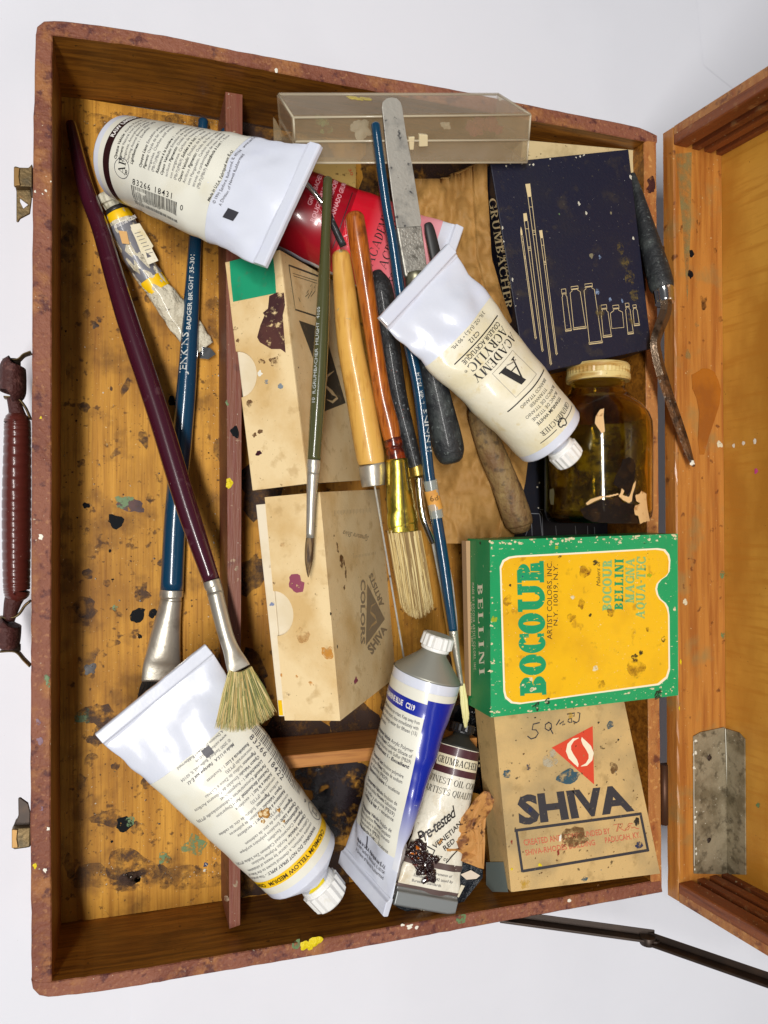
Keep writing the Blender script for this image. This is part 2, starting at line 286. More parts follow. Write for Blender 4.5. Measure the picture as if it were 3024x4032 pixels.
def serif(st, T=.16, t=.05, s=.05, gap=.1, sl=.09):
    """roman capitals built from stems, hairlines, slabs and bowls; cap height 1"""
    vs = []; fs = []; x = 0; lay = 0
    def poly(pts):
        nonlocal lay
        b = len(vs); vs.extend([(x + p[0], p[1], lay) for p in pts]); fs.append(list(range(b, b + len(pts)))); lay = (lay + 1) % 6
    def rect(a, b, c, d): poly([(a, b), (c, b), (c, d), (a, d)])
    def ring(cx, cy, rx, ry, tx, ty, a0, a1, n=14):
        nonlocal lay
        b = len(vs)
        for i in range(n + 1):
            a = math.radians(a0 + (a1 - a0) * i / n); ca, sa = math.cos(a), math.sin(a)
            vs.append((x + cx + rx * ca, cy + ry * sa, lay)); vs.append((x + cx + (rx - tx) * ca, cy + (ry - ty) * sa, lay))
        for i in range(n): fs.append([b + 2 * i, b + 2 * i + 2, b + 2 * i + 3, b + 2 * i + 1])
        lay = (lay + 1) % 6
    def stem(a, foot=True, top=True, w=T):
        rect(a, 0, a + w, 1)
        if foot: rect(a - sl, 0, a + w + sl, s)
        if top: rect(a - sl, 1 - s, a + w + sl, 1)
    for ch in st:
        if ch == ' ': x += .38; continue
        if ch == 'I': stem(sl); w = T + 2 * sl
        elif ch == 'L': stem(sl); w = sl + T + .38; rect(sl, 0, w, s); rect(w - t, 0, w, .3)
        elif ch in 'EF':
            stem(sl); w = sl + T + .36; rect(sl, 1 - s, w, 1); rect(w - t, .72, w, 1); rect(sl + T, .5 - s / 2, w - .1, .5 + s / 2)
            if ch == 'E': rect(sl, 0, w, s); rect(w - t, 0, w, .28)
        elif ch == 'T': w = .8; rect(w / 2 - T / 2, 0, w / 2 + T / 2, 1); rect(w / 2 - T / 2 - sl, 0, w / 2 + T / 2 + sl, s); rect(0, 1 - s, w, 1); rect(0, .72, t, 1); rect(w - t, .72, w, 1)
        elif ch == 'H': stem(sl); w = 2 * T + .42 + sl * 2; stem(w - sl - T); rect(sl, .5 - s / 2, w - sl, .5 + s / 2)
        elif ch == 'N': w = .85; stem(sl, w=t, top=False); rect(w - sl - t, 0, w - sl, 1); rect(w - 2 * sl - t, 1 - s, w, 1); poly([(sl, 1), (sl + T * 1.1, 1), (w - sl, 0), (w - sl - T * 1.1, 0)])
        elif ch == 'M': w = 1.0; stem(sl, w=t); stem(w - sl - T); poly([(sl, 1), (sl + T, 1), (w / 2 + T / 2, 0), (w / 2 - T / 2, 0)]); poly([(w - sl - T, 1), (w - sl - T + t, 1), (w / 2 + t / 2, 0), (w / 2 - t / 2, 0)])
        elif ch == 'A': w = .9; poly([(.06, 0), (.06 + t, 0), (w / 2 + t / 2, 1), (w / 2 - t / 2, 1)]); poly([(w - .06 - T, 0), (w - .06, 0), (w / 2 + T / 2, 1), (w / 2 - T / 2, 1)]); rect(.25, .3, w - .28, .3 + s); rect(0, 0, .2, s); rect(w - .06 - T - sl, 0, w, s)
        elif ch == 'Y': w = .85; rect(w / 2 - T / 2, 0, w / 2 + T / 2, .45); rect(w / 2 - T / 2 - sl, 0, w / 2 + T / 2 + sl, s); poly([(.06, 1), (.06 + T, 1), (w / 2 + T / 2, .42), (w / 2 - T / 2, .42)]); poly([(w - .1 - t, 1), (w - .1, 1), (w / 2 + T / 2, .42), (w / 2 + T / 2 - t, .42)]); rect(0, 1 - s, T + .14, 1); rect(w - .22, 1 - s, w, 1)
        elif ch == 'U': w = 2 * T + .3 + 2 * sl; tt = max(t, T * .8); rect(sl, .35, sl + T, 1); rect(0, 1 - s, 2 * sl + T, 1); rect(w - sl - tt, .35, w - sl, 1); rect(w - 2 * sl - tt, 1 - s, w, 1); ring(w / 2, .36, w / 2 - sl, .38, T, max(t, s) * 1.2, 180, 360)
        elif ch == 'D': stem(sl); w = sl + T + .45; ring(sl + T * .6, .5, w - sl - T * .6, .5, T, s, -90, 90)
        elif ch in 'PRB':
            stem(sl); w = sl + T + .36; ring(sl + T * .7, .75, w - sl - T * .7 - (.03 if ch == 'B' else 0), .25, T * .9, s, -90, 90)
            if ch == 'B': ring(sl + T * .7, .26, w - sl - T * .7, .26, T * .9, s, -90, 90)
            if ch == 'R': poly([(sl + T + .05, .5), (sl + T * 1.9 + .05, .5), (w + .06, 0), (w + .06 - T * 1.1, 0)]); rect(w - T, 0, w + .12, s); w += .08
        elif ch in 'OQ':
            w = .82 if T < .25 else .9; ring(w / 2, .5, w / 2, .51, T, s * 1.1, 0, 360, 28)
            if ch == 'Q': poly([(w * .5, .12), (w * .62, .15), (w, -.18), (w * .78, -.18)])
        elif ch in 'CG':
            w = .78; ring(.42, .5, .42, .51, T, s * 1.1, 42, 318, 22); rect(.68, .62, .68 + t, .97)
            if ch == 'G': rect(.66, .03, .66 + T * .7, .45); rect(.56, .42, .9, .42 + s)
            else: rect(.68, .05, .68 + t, .3)
        elif ch == 'S': w = .62; ring(.31, .74, .29, .26, T * .7, s, 20, 270, 14); ring(.31, .25, .30, .26, T * .7, s, -160, 90, 14)
        elif ch == '-': w = .3; rect(.02, .4, .28, .4 + max(s, t))
        elif ch in '.,': w = .15; rect(.02, 0, .02 + .12, .12)
        else: w = .5
        x += w + gap
    return (vs, fs, x - gap)
def decal(mb, g, fn, m): mb.add([fn(a, b, k) for a, b, k in g[0]], g[1], m)
def qtext(mb, g, q, pl, m=0, lift=.014):
    """lettering fitted to a quadrilateral seen at q = start-base, end-base, end-top, start-top on plane pl"""
    a, b, c, d = [PL(x[0], x[1], *pl) for x in q]; w = g[2]; n = pl[1]
    decal(mb, g, lambda x, y, k: (a + (b - a) * (x / w)) * (1 - y) + (d + (c - d) * (x / w)) * y + n * (lift + k * .0012), m)
def ltext(mb, g, p0, p1, h, pl, m=0, lift=.014):
    """lettering on a line p0->p1 (photo pixels), cap height h pixels"""
    d = V((p1[0] - p0[0], p1[1] - p0[1])); u = V((d.y, -d.x)).normalized() * h
    qtext(mb, g, [p0, p1, (p1[0] + u.x, p1[1] + u.y), (p0[0] + u.x, p0[1] + u.y)], pl, m, lift)
def ppoly(mb, pts, pl, m=0, lift=.01, th=0):
    q = [PL(a, b, *pl) + pl[1] * lift for a, b in pts]
    if th: mb.prism(q, -pl[1] * th, m)
    else: mb.add(q, [list(range(len(q)))], m)
def pline(mb, pts, w, pl, m=0, lift=.012):
    q = [PL(a, b, *pl) for a, b in pts]; mb.ribbon(q, [cmpx(p, x) for p, x in zip(q, w if isinstance(w, list) else [w] * len(q))], pl[1], lift, m)
def pblob(mb, u, v, r, pl, m=0, seed=0, asp=1, ang=0, lift=.01, h=.006):
    c = PL(u, v, *pl); mb.blob(c, cmpx(c, r), pl[1], m, seed, asp, ang, lift, h)
def Z(k, x0, y0): return lambda a, b: (x0 + a * k, y0 + b * k)
ZA = Z(.3968, 0, 0); ZB = Z(.3968, 548.6, 164.6); ZC = Z(.3717, 1042.3, 109.7); ZD = Z(.3638, 0, 493.7); ZE = Z(.3638, 466.3, 521.2)
ZF = Z(.3638, 822.9, 521.2); ZG = Z(.3968, 0, 1069.8); ZH = Z(.3307, 493.7, 1014.9); ZI = Z(.3638, 932.6, 1097.2); ZJ = Z(.3472, 192, 1371.5)
ZK = Z(.3307, 685.8, 1344.1); ZL = Z(.3882, 1014.9, 1481.2); ZM = Z(.2356, 795.5, 1481.2); ZN = Z(.2646, 658.3, 301.7); ZO = Z(.2646, 1014.9, 987.5)
ZP = Z(.2976, 1371.5, 384); ZQ = Z(.3227, 0, 740.6)
def zz(f, pts): return [f(*p[:2]) + tuple(p[2:]) for p in pts]
def sp(pts): return [(a / 1.8228, b / 1.8228) for a, b in pts]
UP = V((0, 0, 1)); FLOOR = (V((0, 0, -5.1)), UP); RIMP = (V((0, 0, 0)), UP)
# ------------------------------------------------------------------ table and paper
t = MB(); t.box(-120, 150, -120, 160, -8.6, -5.66); t.build('tabletop', tablem, base=(15, 20, -8.6), tags=('white tabletop under the paper sheets and the case', None, None, 'structure'))
def sheet(poly, z, mat, amp, seed, name, tags):
    m = MB(); a, b, c, d = [V((*p, 0)) for p in poly]
    def f(u, v, dz=0):
        p = (a + (b - a) * u) * (1 - v) + (d + (c - d) * u) * v
        return p + UP * (z + dz + amp * max(0, noise.noise(V((p.x * .05, p.y * .05, seed)))))
    m.grid(lambda u, v: f(u, v, .02), 40, 40); m.grid(lambda u, v: f(u, v), 40, 40)
    m.build(name, mat, base=((a + c) / 2) + UP * z, tags=tags)
s1 = P(218, 0, -5.6); s2 = P(306, 2212, -5.6)
xa = s1.x + (s1.x - s2.x) * .6; xb = s2.x - (s1.x - s2.x) * .6
sheet([(-45, -30), (s2.x + .5, -30), (s1.x + .6, 75), (-45, 75)], -5.655, paper, .05, 1, 'paper_sheet', ('white paper sheet under the left side of the case, behind the brown handle', 'paper'))
sheet([(s2.x, -30), (72, -30), (72, 75), (s1.x, 75)], -5.63, paper, .12, 4, 'paper_sheet', ('wide white paper sheet under the middle and right of the case, lapping another sheet', 'paper'))
c1 = P(1480, -40, -5.3); c2 = P(1640, 95, -5.3)
sheet([(c1.x + 1.6, c2.y - 2), (78, 30), (78, 80), (c1.x - 2, c1.y + 25)], -5.605, paper, .1, 9, 'paper_sheet', ('loose white paper corner at the top right, above the raised lid', 'paper'))
# ------------------------------------------------------------------ the case
case = thing('paint_case', (15.5, 20.5, -5.6), 'old reddish brown wooden paint case standing open, paint-stained, filled with tubes and brushes', 'paint case')
def resample(pl, n):
    L = [0]
    for a, b in zip(pl, pl[1:]): L.append(L[-1] + math.dist(a, b))
    out = []
    for i in range(n):
        s = L[-1] * i / (n - 1); j = max(k for k in range(len(L)) if L[k] <= s + 1e-9); j = min(j, len(pl) - 2); q = (s - L[j]) / max(1e-9, L[j + 1] - L[j])
        out.append((pl[j][0] + (pl[j + 1][0] - pl[j][0]) * q, pl[j][1] + (pl[j + 1][1] - pl[j][1]) * q))
    return out
def wall(name, outer, inner, mats, n=70, seed=0):
    dz = UP * (.015 if seed > 2 else 0)
    O = [P(a, b, 0) for a, b in resample(sp(outer), n)]; I = [P(a, b, 0) for a, b in resample(sp(inner), n)]; m = MB(); rings = []
    for i, (o, q) in enumerate(zip(O, I)):
        j1 = .035 * noise.noise(V((i * .9, seed, 0))) ; j2 = .03 * noise.noise(V((i * .7, seed, 5))); d = (q - o).normalized()
        o = o + d * j1; q2 = q + d * j2
        rings.append([o - UP * 5.6 + dz, o - UP * .07 - dz, o + d * .07 - dz, q2 - d * .05 - dz, q2 - UP * .05 - dz, q2 - UP * 5.3])
    k = len(rings[0]); vs = [p for r in rings for p in r]; b = len(m.v); m.v += vs
    for i in range(n - 1):
        for j in range(k):
            j2 = (j + 1) % k; m.f.append([i * k + j, i * k + j2, (i + 1) * k + j2, (i + 1) * k + j]); m.m.append(1 if j in (4,) else 0); m.s.append(False)
    m.f.append(list(range(k))); m.f.append([(n - 1) * k + j for j in reversed(range(k))]); m.m += [0, 0]; m.s += [False, False]
    return m
EYE = ('left', 'right')
wt = wall('w', [(140, 138), (140, 115), (147, 97), (162, 84), (190, 77), (240, 79), (398, 98), (651, 137), (940, 199), (1300, 265), (1500, 301), (1767, 346), (2029, 400), (2239, 443), (2430, 480), (2530, 502), (2587, 530)], [(150, 133), (206, 137), (506, 174), (796, 224), (1200, 307), (1500, 362), (2096, 474), (2306, 512), (2537, 556), (2587, 562)], None, seed=1)
for u, v, r, s in ((1080, 265, 3, 1), (596, 152, 3, 2)): wt.blob(P(u / 1, v, 0) if u < 700 else P(u, v - 50, 0), .09, UP, 2, s)
wt.build('wall', [rimm, innerw, stainw], case)
wb = wall('w', [(122, 3860), (124, 3885), (133, 3905), (150, 3922), (196, 3929), (371, 3911), (600, 3875), (700, 3856), (1300, 3755), (2300, 3572), (2609, 3515)], [(150, 3870), (204, 3866), (419, 3836), (600, 3809), (700, 3791), (1300, 3692), (2300, 3518), (2564, 3471), (2600, 3466)], None, seed=2)
for i, (u, v, r, a) in enumerate(((657, 2041, 8, 1.5), (680, 2035, 9, 1.8), (668, 2045, 6, 1.5))): pblob(wb, u, v, r, RIMP, 2, i, a, .15, .01, .05)
for i, (u, v, r, mm) in enumerate(((885, 2002, 5, 3), (870, 1998, 3, 3), (900, 2003, 3, 3), (996, 1985, 9, 4), (1230, 1945, 3, 3), (640, 2040, 8, 4))): pblob(wb, u, v, r, RIMP, mm, i + 5, 1.5, .1)
wb.build('wall', [rimm, innerw, stainy, stainw, staing], case)
wl = wall('w', [(140, 130), (131, 500), (127, 1000), (124, 2000), (119, 3200), (122, 3600), (124, 3868)], [(206, 129), (204, 500), (203, 1000), (202, 2000), (199, 3200), (204, 3870)], None, seed=3)
for i, (u, v, r, mm) in enumerate(((99, 412, 3, 2), (76, 414, 2.5, 2), (92, 419, 2, 2), (110, 392, 2, 2), (88, 902, 3, 3), (101, 1465, 8, 4), (104, 1478, 6, 4), (88, 1160, 6, 2), (98, 1880, 5, 2), (104, 1790, 4, 2), (82, 1560, 7, 5), (87, 1600, 8, 5), (90, 1745, 6, 5), (76, 1870, 6, 3))): pblob(wl, u, v, r, RIMP, mm, i + 20, .7, .2)
wl.build('wall', [rimm, innery, stainw, stainy, staing, mats5 := M('plum_flake', '#8c6c7c', .5, fringe=(4, .42, .5), alpha=.8)], case)
wr = wall('w', [(2587, 540), (2590, 1000), (2597, 2000), (2600, 2750), (2607, 3300), (2609, 3507)], [(2537, 560), (2540, 1000), (2550, 2000), (2556, 3250), (2564, 3474)], None, seed=4)
pblob(wr, 1408, 395, 13, RIMP, 2, 3, .8, .2); pblob(wr, 1405, 408, 11, RIMP, 2, 4, .8)
wr.build('wall', [rimo, innerw, stainb], case)
# floor panel with the spills and painted gap shade on it
fl = MB(); I = [P(a, b, 0) for a, b in sp([(200, 130), (2545, 555), (2575, 3478), (198, 3872)])]
fl.prism([(p.x, p.y, -5.1) for p in I], (0, 0, -.4), 0)
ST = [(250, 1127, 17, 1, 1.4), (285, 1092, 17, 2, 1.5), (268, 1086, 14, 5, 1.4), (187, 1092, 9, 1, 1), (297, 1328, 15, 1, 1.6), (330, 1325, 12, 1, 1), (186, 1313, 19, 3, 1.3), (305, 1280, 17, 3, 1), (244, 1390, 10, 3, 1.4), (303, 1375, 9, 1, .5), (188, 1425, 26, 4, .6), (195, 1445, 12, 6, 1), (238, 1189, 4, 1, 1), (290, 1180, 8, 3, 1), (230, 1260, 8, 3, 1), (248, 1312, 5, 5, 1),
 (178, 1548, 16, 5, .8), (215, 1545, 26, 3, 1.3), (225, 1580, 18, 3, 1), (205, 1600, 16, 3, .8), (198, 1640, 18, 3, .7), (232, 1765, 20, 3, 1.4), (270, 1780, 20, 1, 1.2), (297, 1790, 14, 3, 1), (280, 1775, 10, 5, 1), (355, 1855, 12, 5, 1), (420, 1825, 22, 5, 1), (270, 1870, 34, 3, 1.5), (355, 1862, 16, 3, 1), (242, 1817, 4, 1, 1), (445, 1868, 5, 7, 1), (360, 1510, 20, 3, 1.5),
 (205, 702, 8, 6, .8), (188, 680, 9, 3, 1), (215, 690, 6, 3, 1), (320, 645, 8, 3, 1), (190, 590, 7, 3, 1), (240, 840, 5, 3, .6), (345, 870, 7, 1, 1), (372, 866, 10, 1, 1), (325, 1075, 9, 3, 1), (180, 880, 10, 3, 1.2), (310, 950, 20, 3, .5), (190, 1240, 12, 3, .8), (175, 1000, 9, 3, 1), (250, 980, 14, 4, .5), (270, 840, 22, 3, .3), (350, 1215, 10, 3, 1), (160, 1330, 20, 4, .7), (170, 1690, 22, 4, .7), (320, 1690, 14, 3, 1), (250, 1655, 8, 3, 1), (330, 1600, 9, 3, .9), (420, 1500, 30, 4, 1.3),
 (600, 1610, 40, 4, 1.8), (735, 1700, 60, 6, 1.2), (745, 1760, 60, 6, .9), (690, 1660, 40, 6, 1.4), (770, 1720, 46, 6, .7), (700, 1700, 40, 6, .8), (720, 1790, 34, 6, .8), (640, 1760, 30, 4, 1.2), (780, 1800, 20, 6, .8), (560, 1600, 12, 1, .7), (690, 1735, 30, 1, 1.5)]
ST += [(u_, v_, r_, 8, a_) for u_, v_, r_, a_ in ((570, 1600, 60, 1.3), (660, 1585, 60, 1.5), (760, 1590, 60, 1.3), (850, 1500, 60, .8), (545, 1450, 50, .6), (535, 1250, 60, .5), (560, 1060, 60, .7), (560, 640, 60, .6), (560, 330, 90, .8), (600, 520, 90, 1.2), (700, 380, 80, 1.2), (830, 370, 70, 1), (930, 340, 70, 1.2), (1000, 360, 70, 1.2), (960, 1450, 40, .6), (960, 1560, 70, 1), (900, 1880, 80, 1.4), (1250, 1450, 90, 1), (1350, 1000, 100, .7), (560, 1880, 50, 1.3), (700, 1880, 60, 1.3))]  # mostly shade in the gaps between boxes, painted on the floor as dark blobs
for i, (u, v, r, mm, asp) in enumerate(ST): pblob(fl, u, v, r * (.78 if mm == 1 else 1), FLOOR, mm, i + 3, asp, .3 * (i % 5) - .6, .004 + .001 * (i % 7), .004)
rnd = random.Random(3)
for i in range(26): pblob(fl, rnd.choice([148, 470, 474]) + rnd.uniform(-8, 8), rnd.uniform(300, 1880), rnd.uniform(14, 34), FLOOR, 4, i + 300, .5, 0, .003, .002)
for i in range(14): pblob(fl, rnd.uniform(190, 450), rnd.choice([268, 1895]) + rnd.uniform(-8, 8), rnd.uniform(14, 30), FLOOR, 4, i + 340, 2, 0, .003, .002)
for i in range(240):
    u, v = rnd.uniform(140, 480), rnd.uniform(250, 1900)
    pblob(fl, u, v, rnd.uniform(.6, 2.2), FLOOR, rnd.choice([1, 3, 3, 3, 4, 6]), i + 60, rnd.uniform(.7, 1.5), rnd.uniform(0, 3), .012, .004)
M('blk', '#101010')
fl.build('floor_panel', [floorw, staink, stainb, stainf, M('broad_stain', '#4a2c12', .55, fringe=(.8, .42, .66), alpha=.6), staing, M('purple_black_stain', '#1c1014', .35, fringe=(1.1, .36, .56), alpha=.93, coat=.3), M('blue_drip', '#142c54', .4), M('painted_gap_shade', '#2e170a', .6, fringe=(.7, .30, .56), alpha=.92)], case)
# dividers
dv = MB(); q = [P(*ZZ, -1.8) for ZZ in ((487, 195), (524, 197), (519, 2003), (495, 2005))]
q = [V((q[0].x, 40.2, -1.8)), V((q[1].x, 40.2, -1.8)), V((q[2].x, .85, -1.8)), V((q[3].x, .75, -1.8))]
dv.prism(q, (0, 0, -3.29)); DP = (V((0, 0, -1.8)), UP)
for i, (u, v, r, mm) in enumerate(((495, 1042, 9, 1), (493, 1050, 6, 1), (490, 870, 5, 3), (508, 934, 12, 4), (512, 1228, 6, 2), (508, 1615, 8, 2), (505, 1720, 6, 2), (494, 760, 3, 2), (508, 1908, 8, 2), (490, 1940, 6, 2), (511, 1832, 8, 5))): pblob(dv, u, v, r, DP, mm, i, .8, .2, .006, .03 if mm == 1 else .006)
dv.build('divider', [divm, stainy, M('dust_smear', '#b8a488', .6, fringe=(3, .44, .6), alpha=.7), staing, staink, stainb], case, bevel=.05)
d2 = MB(); d2.prism([(9.15, 8.6, -1.75), (21, 8.6, -1.75), (21, 7.95, -1.75), (9.15, 7.95, -1.75)], (0, 0, -3.34)); d2.build('divider', [M('oak_divider', '#b47a3c', .5, layers=[((.3, 5, 5), .45, .65, '#8c5424', .8)])], case, bevel=.04)
# handle
hz = -2.0
hp, hr, hb = pxpath([(36, 918, 26, hz, .75), (38, 930, 27, hz, .8), (36, 1100, 29, hz, .95), (36, 1260, 27, hz, .8), (38, 1274, 25, hz, .75)], 40)
hr2 = [r * (1 if i % 5 else .955) for i, r in enumerate(hr)]
h = MB(); h.tube(hp, hr2, [b * (1 if i % 5 else .93) for i, b in enumerate(hb)], n=20); ho = h.build('handle', hand, case)
for seq in ([(30, 790, 20, 1.0), (28, 797, 26, 1.0), (27, 845, 27, 1.0), (24, 852, 20, .9)], [(28, 858, 13, .4), (36, 890, 16, .45), (42, 918, 23, .6)], [(28, 1345, 20, .9), (25, 1352, 25, 1.), (22, 1388, 25, 1.), (20, 1397, 18, .9)], [(40, 1272, 22, .6), (34, 1300, 18, .5), (25, 1340, 12, .4)]):
    a, b, c = pxpath([(u - (6 if v > 1290 else 0), v, r, hz, q) for u, v, r, q in seq], 6); h = MB(); h.tube(a, b, c, n=18); h.build('handle_end', handl, ho)
for seq in ([(8, 779), (38, 779), (52, 768), (68, 762)], [(10, 859), (38, 862), (55, 880), (66, 905)], [(0, 1333), (36, 1330), (54, 1308), (66, 1298)], [(2, 1406), (34, 1406), (52, 1424), (66, 1438)]):
    pts = [P(u, v, hz) for u, v in seq]; h = MB(); h.tube([V(p) for p in smooth([tuple(p) for p in pts], 5)], [.06] * 16, [.4] * 16, n=10); h.build('handle_loop', latchm, ho)
for v in (784, 1400): h = MB(); h.tube([P(30, v - 8, hz), P(30, v + 6, hz)], [.28, .28], n=14); h.build('rivet', darkm, ho)
h = MB(); a = P(64, 700, hz); b = P(64, 1490, hz); h.prism([(-.02, 28.2, -.6), (-.14, 28, -.6), (-.14, 23.0, -.6), (-.02, 22.9, -.6)], (0, 0, -2.6)); h.build('handle_plate', latchm, ho); h = MB(); h.prism([(-.02, 18.3, -.6), (-.14, 18.1, -.6), (-.14, 12.4, -.6), (-.02, 12.3, -.6)], (0, 0, -2.6)); h.build('handle_plate', latchm, ho)
# latches
for oy, fl_ in ((0, 1), (2195 + 0, -1)):
    def LT(x, y): return (x * .0992, (274 + y * .0992) if fl_ == 1 else (1646 + y * .0992))
    l = MB(); pz = -.6
    if fl_ == 1:
        polys = [([(300, 870), (330, 850), (430, 880), (620, 885), (700, 800), (700, 1300), (320, 1290), (305, 1200)], -.5, 1.3, 0), ([(330, 1290), (600, 1300), (665, 1340), (690, 1560), (650, 1880), (440, 1990), (400, 2060), (355, 2060), (355, 1400)], -.9, .14, 1)]
        hole = [(440, 1570), (610, 1700), (510, 1780), (440, 1640)]
    else:
        polys = [([(255, 1460), (420, 1445), (670, 1430), (665, 1860), (560, 1880), (300, 1915), (258, 1860)], -.5, 1.3, 0), ([(395, 790), (440, 780), (610, 900), (660, 1100), (650, 1450), (260, 1450), (370, 1240), (400, 1160)], -.9, .14, 1)]
        hole = None
    lo = None
    for pp, z, th, kk in polys:
        l = MB(); l.prism([P(*LT(x, y), z) for x, y in pp], (0, 0, -th)); 
        if lo is None: lo = l.build('latch', latchm, case, bevel=.06)
        else:
            l.build('latch_hook', darkm if fl_ == -1 else latchm, lo, bevel=.03)
    # bright lip along the catch
    l = MB(); xs = (300, 430) if fl_ == 1 else (255, 385); y0, y1 = ((880, 1280) if fl_ == 1 else (1470, 1880))
    l.prism([P(*LT(x, y), -.42) for x, y in ((xs[0], y0), (xs[1], y0 + 10), (xs[1] - 20, (y0 + y1) / 2), (xs[1] + 10, y1 - 10), (xs[0], y1))], (0, 0, -.2)); l.build('catch_lip', M('bright_brass_lip', '#8c6c40', .4, .7), lo, bevel=.02)
    if hole: l = MB(); ppoly(l, [LT(*q) for q in hole], (V((0, 0, -.88)), UP)); l.build('latch_opening', paper, lo)
# lid
PH = math.radians(4.5); HX, HZ = 31.32, .05
def LD(p, y, q): return V((HX + p * math.cos(PH) + q * math.sin(PH), y, HZ - p * math.sin(PH) + q * math.cos(PH)))
LY0, LY1, LL = -.22, 40.86, 30.5
lid = MB(); lid.prism([LD(3.35, LY0, 0), LD(3.8, LY0, 0), LD(3.8, LY1, 0), LD(3.35, LY1, 0)], LD(0, 0, LL) - LD(0, 0, 0))
lidpl = (LD(3.35, 0, 0), (LD(0, 0, 0) - LD(1, 0, 0)).normalized())
for i, (u, v, r, mm) in enumerate(((1633, 1017, 5, 1), (1606, 958, 4, 2), (1630, 953, 5, 2), (1585, 963, 4, 2), (1640, 1740, 7, 3))): pblob(lid, u, v, r, lidpl, mm, i, 1, 0)
lido = lid.build('lid', [lidpan, M('magenta_spot', '#c8488c', .5), stainw, staing], case)
hw = MB(); yy = [LY0 + (LY1 - LY0) * i / 60 for i in range(61)]; rr = []
for i, y in enumerate(yy):
    j = .03 * noise.noise(V((i * .8, 3, 3))); rr.append([LD(j, y, 0), LD(3.33, y, 0), LD(3.33, y, .82), LD(.08, y, .82 + j), LD(j, y, .74)])
hw.rings(rr, 0, False)
lwp = (LD(0, 0, .82), (LD(0, 0, 1) - LD(0, 0, 0)).normalized())
ppoly(hw, zz(ZC, [(1120, 600), (1215, 590), (1210, 1000), (1190, 1470), (1160, 1000)]), lwp, 1, .012)
for i, (u, v, r, mm, asp) in enumerate(((1493, 547, 7, 3, 1), (1491, 594, 8, 3, .9), (1490, 590, 7, 2, .5), (1506, 480, 5, 2, .35), (1505, 500, 6, 2, .35), (1520, 655, 16, 2, .6), (1555, 960, 8, 5, 1), (1560, 1240, 7, 6, 1), (1562, 1372, 7, 6, 1), (1480, 1300, 6, 5, 1), (1555, 690, 5, 2, 1.5), (1505, 700, 9, 1, .6), (1487, 770, 12, 1, .5), (1470, 1430, 5, 7, .5), (1467, 1530, 4, 7, .4), (1545, 540, 5, 2, 1))): pblob(hw, u, v, r, lwp, mm, i, asp, .1, .014)
ppoly(hw, zz(ZP, [(410, 1430), (440, 1415), (485, 1385), (530, 1385), (575, 1410), (605, 1475), (622, 1540), (610, 1650), (575, 1760), (535, 1880), (500, 2010), (470, 2010), (455, 1900), (465, 1700), (445, 1600), (415, 1530)]), lwp, 4, .03, .02)
hw.build('lid_wall', [lidwall, M('green_wash', '#8c8a5c', .5, fringe=(1.3, .36, .62), alpha=.6), stainf, staink, M('honey_drip', '#a8620e', .15, coat=1, layers=[(.5, .45, .6, '#8c4c0c', .7)]), M('pale_crust', '#d8ceb0', .6, fringe=(5, .4, .5)), staing, stainy], lido)
for top in (1, 0):
    def yt(d): return LY1 - d if top else LY0 + d
    prof = [(0, 0), (3.33, 0), (3.33, .98), (2.95, .98), (2.95, .7), (2.55, .7), (2.55, .98), (2.1, .98), (2.1, .7), (1.7, .7), (1.7, .98), (1.25, .98), (1.25, .7), (.85, .7), (.85, .98), (0.06, .98), (0, .92)]
    m = MB(); a = LD(0, 0, .83); pts = [LD(p, yt(d), .83 if True else 0) for p, d in prof]; m.prism(pts, LD(0, 0, LL) - LD(0, 0, .85), 1)
    m.prism([LD(-.01, yt(-.01), .84), LD(-.01, yt(.45), .84), LD(3.34, yt(.45), .84), LD(3.34, yt(-.01), .84)], LD(0, 0, LL) - LD(0, 0, .85), 0)
    m.build('lid_side_rail', [rimo, lidgr], lido)
m = MB(); m.prism([LD(0, LY0 + .5, LL - .6), LD(3.3, LY0 + .5, LL - .6), LD(3.3, LY1 - .5, LL - .6), LD(0, LY1 - .5, LL - .6)], LD(0, 0, .6) - LD(0, 0, 0)); m.build('lid_wall', lidwall, lido)
m = MB(); A = [PL(*p, *lwp) for p in ((1496, 1590), (1512, 1581), (1563, 1570), (1574, 1888), (1497, 1886))]; m.prism([p + lwp[1] * .08 for p in A], -lwp[1] * .07)
B = [PL(*p, *lidpl) for p in ((1565, 1572), (1598, 1582), (1611, 1596), (1613, 1889), (1574, 1888))]; m.prism([p + lidpl[1] * .08 for p in B], -lidpl[1] * .07)
pl2 = (lwp[0] + lwp[1] * .08, lwp[1])
for u, v in ((1532, 1637), (1531, 1814), (1582, 1666)): pblob(m, u, v, 6, pl2, 1, int(v), 1, 0, .01, .05)
for i in range(12): pblob(m, 1497 + rnd.uniform(0, 8), 1600 + rnd.uniform(0, 280), rnd.uniform(1.5, 5), pl2, 2, i, 1, 0, .01, .01)
pline(m, [(1566, 1574), (1570, 1700), (1575, 1885)], 2, pl2, 2, .03); pline(m, [(1498, 1600), (1499, 1870)], 1.5, pl2, 2, .02)
m.build('corner_bracket', [galv, darkm, M('solder_white', '#e0dccc', .4)], lido, bevel=.02)
for v in (600, 1715): # hinges
    m = MB(); p = P(1432, v, -.1); m.tube([V((31.17, p.y - 1.6, 0)), V((31.17, p.y + 1.6, 0))], [.2, .2], n=12); m.prism([(30.9, p.y - 1.6, -.18), (31.6, p.y - 1.6, -.18), (31.6, p.y + 1.6, -.18), (30.9, p.y + 1.6, -.18)], (0, 0, -.1)); m.build('hinge', M('bronze_hinge', '#5c4030', .5, .6), case)
